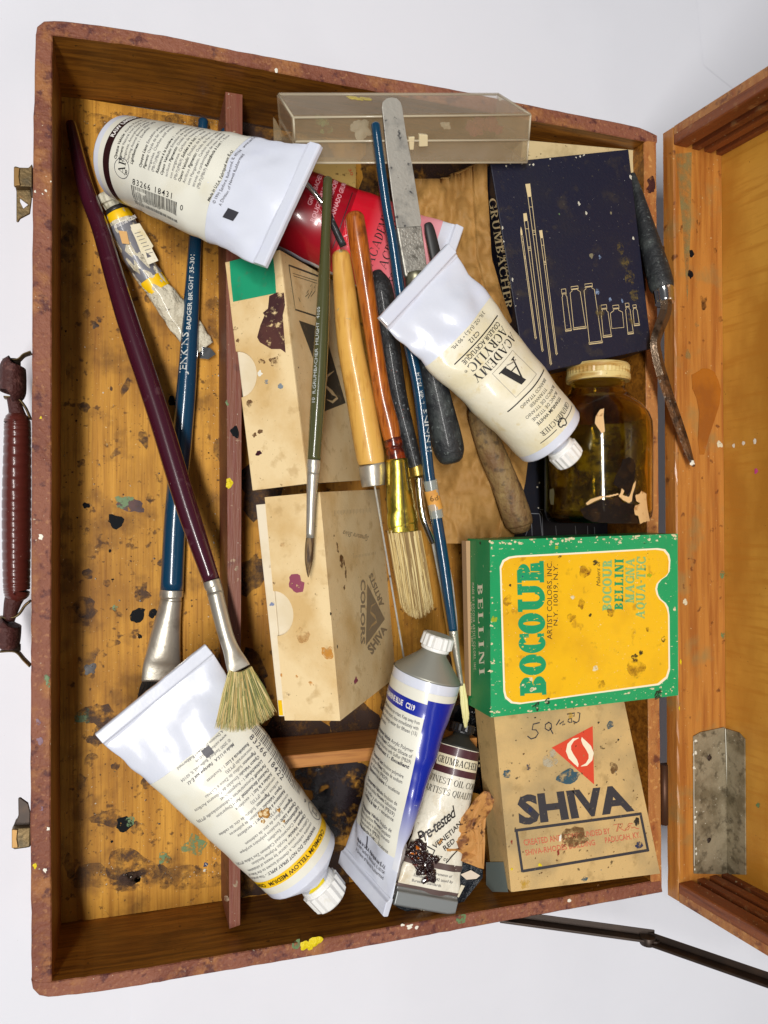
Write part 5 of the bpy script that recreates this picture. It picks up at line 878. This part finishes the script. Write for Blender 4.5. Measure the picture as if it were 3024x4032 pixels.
pline(m, zz(ZL, [(798, 775), (828, 768), (822, 808), (815, 812), (826, 770), (850, 768), (845, 786), (830, 790), (862, 808), (872, 800)]), 1.5, spl, 3, .016); pline(m, zz(ZL, [(905, 768), (885, 766), (878, 778), (888, 788), (880, 802), (862, 800), (892, 775), (900, 792), (915, 786), (925, 794), (940, 796)]), 1.5, spl, 3, .018)
for st in ([(388, 205), (352, 214), (346, 245), (368, 246), (380, 264), (366, 288), (340, 296), (320, 280)], [(440, 202), (420, 216), (418, 238), (438, 250), (454, 236), (452, 212), (436, 202)], [(444, 232), (462, 268)], [(480, 220), (500, 188)], [(498, 214), (522, 196), (515, 220), (530, 212)], [(540, 158), (582, 152), (578, 172)], [(560, 205), (545, 200), (548, 186), (565, 182), (566, 206)], [(598, 150), (612, 152), (606, 196), (592, 206), (572, 196)]): pline(m, zz(ZL, st), 2.6, spl, 2, .016)
sp2 = plane(S4[0], S4[3], S4[0] + dn); ppoly(m, zz(ZL, [(92, 982), (190, 980), (216, 1148), (112, 1146), (92, 1110)]), sp2, 4, .02)
for i in range(80):
    x, y = rnd.uniform(140, 1040), rnd.uniform(160, 1130)
    if x < 130 + (y - 160) * .1 or x > 850 + (y - 100) * .2: continue
    u, v = ZL(x, y); pblob(m, u, v, rnd.uniform(.7, 2.6), spl, rnd.choice([5, 5, 6, 5]), i, rnd.uniform(.5, 1.4), rnd.uniform(0, 3), .02, .003)
for i, (x, y, r, mm, asp) in enumerate(((570, 840, 62, 5, 1.4), (800, 455, 34, 5, .8), (545, 500, 34, 8, 1.8), (205, 490, 26, 8, 1), (325, 450, 16, 9, .8), (500, 845, 16, 10, .5), (520, 880, 22, 11, .5), (490, 930, 16, 11, .5), (232, 870, 10, 11, .6), (390, 998, 9, 7, 1.3), (232, 1020, 7, 7, 1), (310, 1100, 30, 12, 1.2), (335, 690, 14, 9, .8), (930, 755, 20, 6, 1), (560, 165, 14, 12, 1.3), (440, 405, 44, 13, 1), (780, 215, 22, 8, 1), (640, 1075, 12, 8, 1.6), (715, 205, 6, 6, 1), (825, 300, 6, 6, 1), (940, 885, 18, 9, 1.3))): u, v = ZL(x, y); pblob(m, u, v, r * .3882, spl, mm, i + 90, asp, 0, .024, .003)
merge(ca, m.build('printing', [orangei, creamp, charc, M('faded_red_ink', '#c8684c', .6), greyi, M('brown_flake', '#6c4c28', .6, fringe=(3, .38, .55), alpha=.75), M('black_flake', '#2c2820', .5, fringe=(4, .38, .48)), stainy, M('teal_spot', '#28586c', .5, fringe=(3, .40, .52), alpha=.8), M('indigo_spot', '#2c3458', .5, fringe=(3, .42, .5), alpha=.85), stainw, M('rust_red_spot', '#8c3020', .5, fringe=(4, .42, .5)), M('soft_yellow_rub', '#c8a01c', .6, fringe=(3, .42, .6), alpha=.6), M('pale_rub', '#c4bca4', .7, fringe=(3, .44, .6), alpha=.7)], th))
# navy box
nz = .85; NV = [P(u, v, nz) for u, v in ((1059, 353), (1358, 322), (1408, 753), (1136, 812))]; npl = (NV[0], UP)
th = thing('art_set_box', (25.5, 33, -1.5), 'large navy cardboard box with gold line drawings of brushes and tubes, at the upper right', 'box', 'navy art set boxes')
m = MB(); dn = V((0.1, 0, -2.4)); m.prism(NV, dn, 0, 1); ca = m.build('carton', [navy, navyd], th, bevel=.05)
m = MB()
for tip, (p0, p1), w0, e in (([(222, 1022), (230, 1045), (233, 1072), (222, 1074), (219, 1050)], ((228, 1075), None), 9, ZF(918, 576)), ([(236, 946), (256, 944), (262, 988), (240, 992)], ((252, 990), None), 20, ZF(958, 650)), ([(248, 775), (276, 772), (284, 848), (262, 850)], ((273, 850), None), 20, ZF(1008, 730)), ([(328, 1045), (346, 1042), (352, 1088), (336, 1090)], ((344, 1090), None), 14, ZF(1042, 670))):
    ppoly(m, zz(ZC, tip), npl, 0); a = ZC(*p0); w = w0 * .3717
    for s_ in (-.5, .5): pline(m, [(a[0] + s_ * w, a[1]), (a[0] + s_ * w * .8 + (e[0] - a[0]) * .25, a[1] + (e[1] - a[1]) * .25), (e[0] + s_ * 2.5, e[1])], 1.3, npl)
    for t in (.06, .2, .21, .225): c = (a[0] + (e[0] - a[0]) * t, a[1] + (e[1] - a[1]) * t); pline(m, [(c[0] - w * .5, c[1]), (c[0] + w * .5, c[1])], 1.1, npl, 0, .016)
    pline(m, [(e[0] - 2.5, e[1] - 2), (e[0], e[1] + 2), (e[0] + 2.5, e[1] - 2)], 1.2, npl)
def otube(x0, y0, x1, y1, w, cw, ch, bottle=False):
    a = V(ZF(x0, y0)); b = V(ZF(x1, y1)); d = (b - a).normalized(); s_ = V((-d.y, d.x)); k = .3638; L = (b - a).length; w *= k; cw *= k; ch *= k
    def q(pts): pline(m, [tuple(a + d * y + s_ * x) for x, y in pts], 1.2, npl)
    q([(-cw / 2, 0), (cw / 2, 0), (cw / 2, ch), (-cw / 2, ch), (-cw / 2, 0)]); q([(-cw / 2, ch * .8), (cw / 2, ch * .8)])
    q([(-cw * .4, ch), (-cw * .4, ch * 1.4), (-w * .42, ch * 1.4 + w * .14), (-w * .5, ch * 2 if bottle else L - 3), (-w * .5, L), (w * .5, L), (w * .5, ch * 2 if bottle else L - 3), (w * .42, ch * 1.4 + w * .14), (cw * .4, ch * 1.4), (cw * .4, ch)])
    if not bottle: q([(-w * .55, L - 3), (w * .55, L - 3)]); q([(-w * .55, L - 3), (-w * .55, L + 1), (w * .55, L + 1), (w * .55, L - 3)])
otube(1083, 284, 1113, 530, 34, 26, 30); otube(1148, 268, 1180, 518, 72, 42, 18); otube(1231, 252, 1275, 605, 74, 44, 20); otube(1322, 378, 1344, 566, 48, 32, 26); otube(1393, 380, 1406, 515, 72, 36, 22, True); otube(1460, 368, 1482, 548, 32, 22, 24); otube(1504, 378, 1519, 498, 30, 20, 20)
nsd = plane(NV[0], NV[3], NV[0] + dn)
qtext(m, serif('GRUMBACHER', .16, .06, .05), [(1056, 430), (1092, 668), (1108, 664), (1071, 427)], nsd, 1, .014); ltext(m, tgeo('MADE IN U.S.A. BY', .01), (1080, 510), (1100, 625), 5, nsd, 1)
for i in range(48):
    e = rnd.random(); x, y = rnd.uniform(.02, .98), rnd.uniform(.02, .98)
    if e < .35: y = abs(rnd.gauss(0, .012))
    elif e < .5: x = abs(rnd.gauss(0, .015))
    p = (NV[0] + (NV[1] - NV[0]) * x) * (1 - y) + (NV[3] + (NV[2] - NV[3]) * x) * y; m.blob(p, rnd.uniform(.012, .04) * (1.5 if e < .5 else 1), UP, 2 if e < .5 else 3, i, rnd.uniform(.6, 2), rnd.uniform(0, 3), .01, .002)
for i, (x, y, r, mm) in enumerate(((560, 888, 11, 2), (603, 945, 10, 2), (745, 943, 9, 4), (632, 1190, 16, 4), (680, 1200, 12, 5), (875, 1090, 10, 2), (860, 735, 12, 2), (668, 1400, 18, 5), (740, 1445, 12, 5), (812, 1452, 12, 5), (800, 1150, 34, 6), (830, 1230, 40, 6), (860, 1320, 46, 6), (880, 1420, 40, 6), (690, 1530, 40, 6), (445, 950, 6, 7), (865, 1560, 30, 6))): u, v = ZC(x, y); pblob(m, u, v, r * .3717, npl, mm, i + 130, .7, .25, .012, .003)
merge(ca, m.build('printing', [goldi, goldi, M('white_scuff', '#c8c4b4', .7, fringe=(9, .36, .46)), M('dun_scuff', '#6c6450', .7, fringe=(7, .4, .55), alpha=.8), M('khaki_spot', '#7c745c', .6), M('ice_blue_spot', '#7c90b0', .6, fringe=(5, .42, .55)), M('ochre_drag', '#6c5c34', .6, fringe=(4, .44, .6), alpha=.7), staing], th))
# second navy box under the jar
z2 = -3.35; B4 = [P(u, v, z2) for u, v in ((1085, 925), (1408, 920), (1420, 1200), (1095, 1215))]
B4[1].x = B4[2].x = min(30.0, B4[1].x); m = MB(); m.prism(B4, (0, 0, -1.7), 0); pl = (B4[0], UP)
for pts in ([(500, 460), (565, 462), (572, 480), (590, 640)], [(500, 465), (508, 640)], [(570, 428), (605, 430)], [(572, 440), (590, 470), (595, 640)], [(700, 560), (706, 640)], [(860, 560), (866, 640)], [(960, 560), (962, 640)], [(1015, 570), (1020, 640)], [(470, 600), (455, 640)]): pline(m, zz(ZO, pts), 1.2, pl, 1)
for x, y in ((568, 208), (550, 245), (560, 415), (700, 350)): u, v = ZO(x, y); pblob(m, u, v, 1.6, pl, 2, x)
m.build('art_set_box', [navyd, M('grey_line_ink', '#8c9098', .5), stainw], base=(26, 21, -5.1), bevel=.04, tags=('dark navy box with faint line drawings, underneath the amber jar', 'box', 'navy art set boxes'))
# kraft bag
th = None; m = MB(); bo = [(893, 388), (960, 384), (1022, 353), (1050, 353), (1056, 450), (1062, 555), (1084, 633), (1114, 715), (1140, 800), (1150, 920), (1135, 1040), (1110, 1160), (1050, 1175), (990, 1170), (950, 1175), (940, 1100), (936, 1000), (925, 900), (915, 780), (905, 640), (896, 500)]
def bagrow(v):
    xs = []
    for (a, b), (c, d) in zip(bo, bo[1:] + bo[:1]):
        if (b - v) * (d - v) <= 0 and abs(b - d) > 1e-6: xs.append(a + (c - a) * (v - b) / (d - b))
    return min(xs), max(xs)
def bagf(s, t, dz=0):
    v = 386 + (1174 - 386) * t; a, b = bagrow(v); u = a + (b - a) * s
    if t < .01: v = 386 - 33 * max(0, min(1, (s - .35) / .5)); 
    q = V((u * .018, v * .011, 2)); z = -1.2 + .8 * noise.noise(q) + .16 * abs(noise.noise(q * 3.1)) + .55 * abs(noise.noise(V((u * .022 + v * .008, v * .016, 7)))) + .22 * abs(noise.noise(V((u * .05 - v * .02, v * .035, 4)))) ; z += .5 * math.sin(math.pi * s) - 1.2 * max(0, t - .5) + (.35 if s > .8 else 0)
    z = min(z, .2 if t < .5 else -.6) + (1.1 * max(0, (s - .75) / .25) ** 2 if t < .42 else 0)
    return P(u, v, z + dz)
m.grid(lambda s, t: bagf(s, t), 60, 110); m.grid(lambda s, t: bagf(s, t, -.5), 30, 50)
ed = [bagf(s / 30, 0) for s in range(31)]; eb = [p - UP * .5 for p in ed]; m.add(ed + eb, [[i, i + 1, i + 32, i + 31] for i in range(30)], 0)
for sd in (0, 1): ed = [bagf(sd, s / 50) for s in range(51)]; eb = [p - UP * .5 for p in ed]; m.add(ed + eb, [[i, i + 1, i + 52, i + 51] for i in range(50)], 0)
m.build('paper_bag', kraft, base=(22, 28, -4), tags=('crumpled brown kraft paper bag beneath the knives and the cream fronted tube', 'paper bag'))
# pale card strip behind the navy box and the little yellow box
m = MB(); q = [P(u, v, -1.0) for u, v in ((1130, 302), (1385, 325), (1370, 400), (1120, 380))]; m.prism(q, (0, 0, -1.2)); m.build('card_sheet', M('cream_old_card', '#cfba8c', .8, layers=[(1, .5, .7, '#a89468', .7), (6, .66, .7, '#5c4c30', .8)]), base=(27, 38.5, -2), bevel=.03, tags=('cream card packet peeping out behind the navy box at the top right', 'card packet'))
m = MB(); q = [P(u, v, -2.2) for u, v in ((640, 340), (769, 340), (768, 440), (650, 440))]; m.prism(q, (0, 0, -2.4)); pl = (q[0], UP); ltext(m, tgeo('30'), (752, 366), (758, 380), 6, pl, 1); m.build('yellowed_carton', [M('yellowed_card', '#c8a860', .7, layers=[(3, .6, .68, '#5c4418', .8)]), orangei], base=(14, 36, -5), tags=('small yellowed speckled carton seen between the red tube and the clear plastic box', 'box'))
# ------------------------------------------------------------------ clear plastic box
th = thing('plastic_box', P(880, 300, 0), 'empty-looking yellowed clear plastic hinged box with worn corners, propped on the top rim', 'plastic box')
FTL, FTR = P(634, 254, 2.75), P(1146, 248, 2.75); BKL, BKR = P(602, 204, 1.4), P(1076, 204, 1.4); FBL, FBR = P(640, 352, 1.45), P(1138, 351, 1.45)
def quadwall(m, a, b, c, d, t=.1, mi=0): n = (b - a).cross(d - a).normalized() * t; m.prism([a, b, c, d], n, mi)
dl = FBL - FTL; dr = FBR - FTR; h = .52
m = MB(); quadwall(m, FTL, FTR, BKR, BKL); quadwall(m, FTL, FTR, FTR + dr * h, FTL + dl * h); quadwall(m, FTL, BKL, BKL + dl * h, FTL + dl * h); quadwall(m, FTR, BKR, BKR + dr * h, FTR + dr * h); lo = m.build('box_lid', clearp, th, bevel=.03)
m = MB(); a, b, c, d = FTL + dl * h, FTR + dr * h, BKR + dr * h, BKL + dl * h; e = .05; i1 = (c - d).normalized() * .06
a2, b2, c2, d2 = a + dl * .02, b + dr * .02, c + dr * .02, d + dl * .02
quadwall(m, a2, b2, FBR, FBL); quadwall(m, a2, d2, BKL + dl, FBL); quadwall(m, b2, c2, BKR + dr, FBR); quadwall(m, FBL, FBR, BKR + dr, BKL + dl); m.build('box_base', clearp, th, bevel=.03)
m = MB()
for p, q in ((FTL, FTR), (FTL, BKL), (BKL, BKR), (FTR, BKR), (a, b), (FBL, FBR), (FTL, FTL + dl * h), (FTR, FTR + dr * h), (FTL + dl * .7, FTL + dl), (FTR + dr * h, FBR)): m.tube([p, q], [.05, .05], n=8)
m.build('moulded_edge', clearl, lo)
m = MB(); fpl = plane(FTL, FTR, FBL)
ppoly(m, zz(ZB, [(895, 312), (942, 316), (942, 378), (895, 380)]), fpl, 0, .12, .2); ppoly(m, zz(ZB, [(838, 330), (872, 326), (866, 398), (845, 398)]), fpl, 0, .1, .15); m.build('catch', M('milky_catch', '#ded0a8', .35, coat=.5), lo, bevel=.03)
tpl = plane(FTL, FTR, BKL); m = MB()
for x, y, r in ((540, 120, 22), (575, 128, 16), (615, 126, 20)): u, v = ZB(x, y); pblob(m, u, v, r * .3968, tpl, 0, x, 1.6, 0, .02, .02)
m.build('yellow_paint_dab', stainy, lo)
inn = (FTL + FTR + BKL + BKR) / 4 + dl * .5
m = MB()
for i in range(16): m.blob(P(*ZB(1180 + rnd.uniform(0, 170), 270 + rnd.uniform(-20, 25)), 1.7), rnd.uniform(.15, .4), UP, 0, i, 1, 0, 0, .25)
m.build('pigment_lump', murk, th, tags=None); m = MB()
for i in range(7): m.blob(P(*ZB(560 + rnd.uniform(0, 50), 285 + rnd.uniform(-12, 20)), 1.7), rnd.uniform(.2, .32), UP, 0, i + 9, 1, 0, 0, .25)
m.build('pale_crumb', pebble, th); m = MB()
for i in range(3): m.blob(P(*ZB(1045 + rnd.uniform(-20, 20), 262 + rnd.uniform(-15, 15)), 1.8), .16, UP, 0, i + 19, 1, 0, 0, .2)
m.build('pale_crumb', pebble, th); m = MB()
for i, (x, y) in enumerate(((350, 240), (385, 250), (375, 300), (415, 290))): m.blob(P(*ZB(x, y), 1.7), rnd.uniform(.1, .25), UP, 0, i + 30, 1, 0, 0, .1)
m.build('green_smudge', M('green_dust', '#7c9c5c', .6, fringe=(3, .4, .55), alpha=.7), th)
m = MB(); q = [P(596, 222, -.2), P(592, 262, -.2), P(590, 300, -.3), P(618, 300, -.3), P(600, 235, -.2)]; q = [P(u, v, -.3) for u, v in zz(ZB, [(105, 222), (118, 238), (150, 300), (185, 350), (108, 350)])]; m.prism(q, (0, 0, -.08)); m.build('broken_flap', clearp, th)
# ------------------------------------------------------------------ amber jar
JZ = .15; th = thing('jar', P(1291, 1000, -2.9), 'amber glass jar on its side with yellowed screw lid and torn remains of a label', 'jar')
def jring(v, r, n=56, rib=0, u=1291.5, z=JZ):
    c = P(u, v, z); rc = r * cmpx(c, 1); return [c + V((math.cos(2 * math.pi * k / n) * rc * (1 + rib * (k % 2)), 0, math.sin(2 * math.pi * k / n) * rc * (1 + rib * (k % 2)))) for k in range(n)]
prof = [(822, 56), (832, 57), (843, 58), (846, 62), (852, 64), (862, 74), (878, 92), (896, 106), (915, 112.5), (940, 113.5), (1100, 113.5), (1116, 111), (1126, 104), (1130, 92)]
m = MB(); m.rings([jring(v, r) for v, r in prof], 0, True, True); m.rings([jring(v, r - 6) for v, r in prof[:-2]][::-1], 0, True, True); jg = m.build('glass', amber, th)
m = MB(); rs = [jring(u, r) for u, r in ((880, 84), (910, 104.5), (1100, 105.5), (1117, 100))]
# dried residue with the glass's yellow-green glow painted in, lower and left wall
def jin(s, t):
    v = 905 + 212 * t; a0 = math.radians(-175 + 250 * s); c = P(1291.5, v, JZ); rc = (101 - 3 * abs(noise.noise(V((s * 5, t * 5, 1)))) * 4) * cmpx(c, 1); return c + V((math.cos(a0) * rc, 0, math.sin(a0) * rc))
m.grid(jin, 50, 30); m.build('residue', M('residue_painted_glow', '#6c5a0e', .6, layers=[(.9, .48, .62, '#948a10', .9), (1.3, .50, .62, '#2c1a06', .9)], fringe=(.7, .34, .56)), th)
m = MB(); JL = [(789, 60, 0), (790, 64, 0), (794, 66.5, 0), (800, 67, 0), (801, 65.5, .015), (812, 65.5, .015), (813, 68, 0), (822, 68, 0), (826, 66.5, 0)]
m.rings([jring(v, r, 90, b) for v, r, b in JL], 0, False, True); m.build('lid', lidw, th, bevel=.0)
def jp(u, v, lift=.07):
    d = ray(u, v); c = P(1291.5, v, JZ); r = 113.5 * cmpx(c, 1) + lift; o = CAM - c; A = d.x * d.x + d.z * d.z; B = 2 * (o.x * d.x + o.z * d.z); Cc = o.x ** 2 + o.z ** 2 - r * r; D_ = B * B - 4 * A * Cc
    t = (-B - math.sqrt(max(0, D_))) / (2 * A); return CAM + d * t
def jpoly(m, pts, f, mi=0, lift=.03):
    q = zz(f, pts); st = 1.6; v = min(b for a, b in q)
    while v < max(b for a, b in q):
        xs = []; vc = v + st / 2
        for (a, b), (c, d) in zip(q, q[1:] + q[:1]):
            if (b - vc) * (d - vc) <= 0 and abs(b - d) > 1e-6: xs.append(a + (c - a) * (vc - b) / (d - b))
        xs.sort()
        for a, b in zip(xs[::2], xs[1::2]):
            n = max(1, int((b - a) / 6)); vs = []
            for k in range(n + 1): u = a + (b - a) * k / n; vs += [jp(u, v, lift), jp(u, v + st, lift)]
            m.add(vs, [[2 * k, 2 * k + 1, 2 * k + 3, 2 * k + 2] for k in range(n)], mi)
        v += st
m = MB(); jpoly(m, [(1300, 1000), (1325, 992), (1322, 1040), (1330, 1130), (1310, 1140), (1290, 1110), (1270, 1080), (1275, 1040)], ZF)
m.build('torn_label', torn, th); m = MB(); jpoly(m, [(945, 378), (985, 345), (1060, 320), (1100, 318), (1080, 335), (1020, 360), (960, 392)], ZO); jpoly(m, [(1090, 322), (1210, 296), (1215, 306), (1140, 326)], ZO)
jpoly(m, [(1240, 255), (1262, 275), (1248, 310), (1300, 325), (1315, 290), (1335, 220), (1356, 190), (1350, 240), (1330, 300), (1322, 360), (1300, 375), (1250, 350), (1215, 318), (1232, 290)], ZO); jpoly(m, [(1400, 275), (1442, 300), (1440, 350), (1400, 380), (1360, 360), (1350, 310), (1385, 300)], ZO)
m.build('torn_label', torn, th); m = MB(); jpoly(m, [(1350, 395), (1380, 385), (1440, 330), (1450, 420), (1470, 520), (1420, 530), (1390, 546), (1375, 480), (1348, 470), (1340, 420)], ZO); m.build('torn_label', torn, th); m = MB(); jpoly(m, [(652, 262), (685, 255), (690, 300), (685, 388), (660, 388), (650, 330)], ZO, 0)
m.build('tape_scrap', M('grey_tape_scrap', '#7c7454', .5, alpha=.7), th)
m = MB(); jpoly(m, [(1245, 20), (1300, 0), (1345, 20), (1355, 80), (1340, 200), (1310, 280), (1285, 310), (1255, 280), (1200, 240), (1170, 215), (1190, 150), (1230, 80)], ZO, 0, .015)
jpoly(m, [(900, 430), (960, 395), (1060, 355), (1210, 325), (1250, 370), (1330, 385), (1340, 460), (1370, 500), (1385, 540), (1200, 545), (1000, 530), (930, 490)], ZO, 0, .015); m.build('glue_residue', M('dark_glue', '#1c120c', .75, layers=[(1.5, .5, .6, '#32200f', .8), (8, .7, .73, '#c8b890', .9)], bump=(4, .6), spec=.15, fringe=(1.6, .28, .38), alpha=.93), th)
# ------------------------------------------------------------------ black wrap, torn paper and scraps by the oil tube
def crump(name, pts, z, mat, label, cat, dz=.5, th_=.1, seed=0, extra=None, f=ZM):
    q = zz(f, pts); c = (sum(a for a, b in q) / len(q), sum(b for a, b in q) / len(q)); m = MB(); K = 6; n = len(q)
    def g(k, i): u = c[0] + (q[i % n][0] - c[0]) * k; v = c[1] + (q[i % n][1] - c[1]) * k; return P(u, v, z + dz * noise.noise(V((u * .03, v * .03, seed))) + dz * .5 * noise.noise(V((u * .1, v * .1, seed))))
    for off in (0, -th_):
        vs = [P(c[0], c[1], z + off + dz * noise.noise(V((c[0] * .03, c[1] * .03, seed))))] + [g(k / K, i) + UP * off for k in range(1, K + 1) for i in range(n)]
        fs = [[0, 1 + i, 1 + (i + 1) % n] for i in range(n)] + [[1 + k * n + i, 1 + (k + 1) * n + i, 1 + (k + 1) * n + (i + 1) % n, 1 + k * n + (i + 1) % n] for k in range(K - 1) for i in range(n)]
        m.add(vs, fs, 0)
    o = [g(1, i) for i in range(n)]; m.add(o + [p - UP * th_ for p in o], [[i, (i + 1) % n, n + (i + 1) % n, n + i] for i in range(n)], 0)
    if extra: extra(m, z)
    return m.build(name, mat if isinstance(mat, list) else [mat], base=P(c[0], c[1], z - .3), tags=(label, cat))
crump('black_wrapper', [(760, 200), (880, 150), (930, 190), (1060, 280), (1068, 500), (1066, 700), (1070, 960), (1050, 1000), (960, 980), (980, 600), (900, 480), (740, 420)], -2.9, [blackp, cadm, M('tan_small_print', '#c8b080', .6)], 'glossy black packet showing between the red-labelled oil tube and the tan box', 'packet', 1.0, 1.2, 3,
      lambda m, z: (ppoly(m, zz(ZM, [(1058, 550), (1062, 640), (1018, 640)]), (P(1040, 1610, z + .75), UP), 1), ltext(m, tgeo('vita'), ZM(1010, 700), ZM(1050, 705), 6, (P(1040, 1610, z + .75), UP), 2), ltext(m, tgeo('llva'), ZM(1010, 745), ZM(1045, 748), 6, (P(1040, 1610, z + .75), UP), 2)))
crump('torn_paper', [(1065, 965), (1110, 975), (1158, 1050), (1135, 1130), (1080, 1210), (1070, 1330), (1072, 1440), (1060, 1680), (1010, 1670), (940, 1640), (830, 1600), (700, 1540), (610, 1475), (660, 1420), (760, 1300), (850, 1200), (930, 1120), (990, 1030)], -.35, tornb, 'torn brown stained paper scrap between the oil tube and the tan box', 'paper scrap', .35, .05, 8)
def wl(m, z):
    pl = (P(900, 1950, z + .16), UP); ltext(m, tgeo('Turpentine', .03), ZM(170, 1890), ZM(560, 2090), 26, pl, 1); ppoly(m, zz(ZM, [(845, 1730), (940, 1690), (1025, 1740), (990, 1770), (900, 1778)]), pl, 2); ppoly(m, zz(ZM, [(850, 1825), (885, 1835), (830, 1940), (812, 1935)]), pl, 1)
crump('printed_wrapper', [(160, 1900), (240, 1860), (480, 1820), (800, 1650), (880, 1620), (1050, 1690), (1050, 1760), (860, 2000), (780, 2105), (640, 2090), (560, 2140), (520, 2085), (440, 2110), (280, 2040), (170, 1960)], -1.15, [M('dark_blue_wrapper', '#141c24', .3, coat=.5, bump=(2, 1, .003)), M('ivory_print', '#d8d0b8', .6), M('pinkish_tear', '#dcccb8', .7)], 'dark crumpled wrapper with cream lettering under the end of the soiled oil tube', 'wrapper', .25, .15, 12, wl)
crump('grey_card_scrap', [(200, 1620), (290, 1450), (350, 1450), (380, 1620), (390, 1760), (240, 1790), (150, 1780)], -1.0, beigec, 'greyish card scrap between the blue tube and the soiled oil tube', 'card scrap', .15, .1, 15)
# ------------------------------------------------------------------ crumbs of dry paint
m = MB(); rr = random.Random(33)
def crumb(u, v, z, r, mi):
    c = P(u, v, z); d = [V((rr.uniform(.5, 1), rr.uniform(-.5, .5), 0)), V((rr.uniform(-.5, .5), rr.uniform(.5, 1), 0))]
    vs = [c + d[0] * r, c + d[1] * r, c - d[0] * r, c - d[1] * r, c + UP * r * .8]; m.add(vs, [[0, 1, 4], [1, 2, 4], [2, 3, 4], [3, 0, 4]], mi)
for i in range(520):
    e = rr.random()
    if e < .55: u, v = 478 - abs(rr.gauss(0, 14)), rr.uniform(330, 1900)
    elif e < .68: u, v = rr.uniform(180, 480), 262 + abs(rr.gauss(0, 14))
    elif e < .8: u, v = rr.uniform(200, 470), 1898 - abs(rr.gauss(0, 16))
    else: u, v = rr.uniform(170, 470), rr.uniform(280, 1890)
    crumb(u, v, -5.09, rr.choice([.02, .025, .03, .045]), rr.choice([0, 0, 1, 2, 2]))
for u, v, r in ((461, 1270, .09), (463, 1236, .08), (462, 1172, .07), (690, 1798, .09), (712, 1830, .07), (446, 1868, .09), (442, 1880, .1), (230, 1910, .05), (465, 1110, .06), (452, 1190, .05), (455, 1520, .05)): crumb(u, v, -5.09, r, 0)
m.build('paint_crumbs', [stainw, M('dun_dust', '#8c7c58', .8), M('dark_dust', '#4a3a22', .8)], base=(5, 20, -5.1), tags=('fine crumbs of dry paint and dust lying along the inside corners of the case', None, None, 'stuff'))
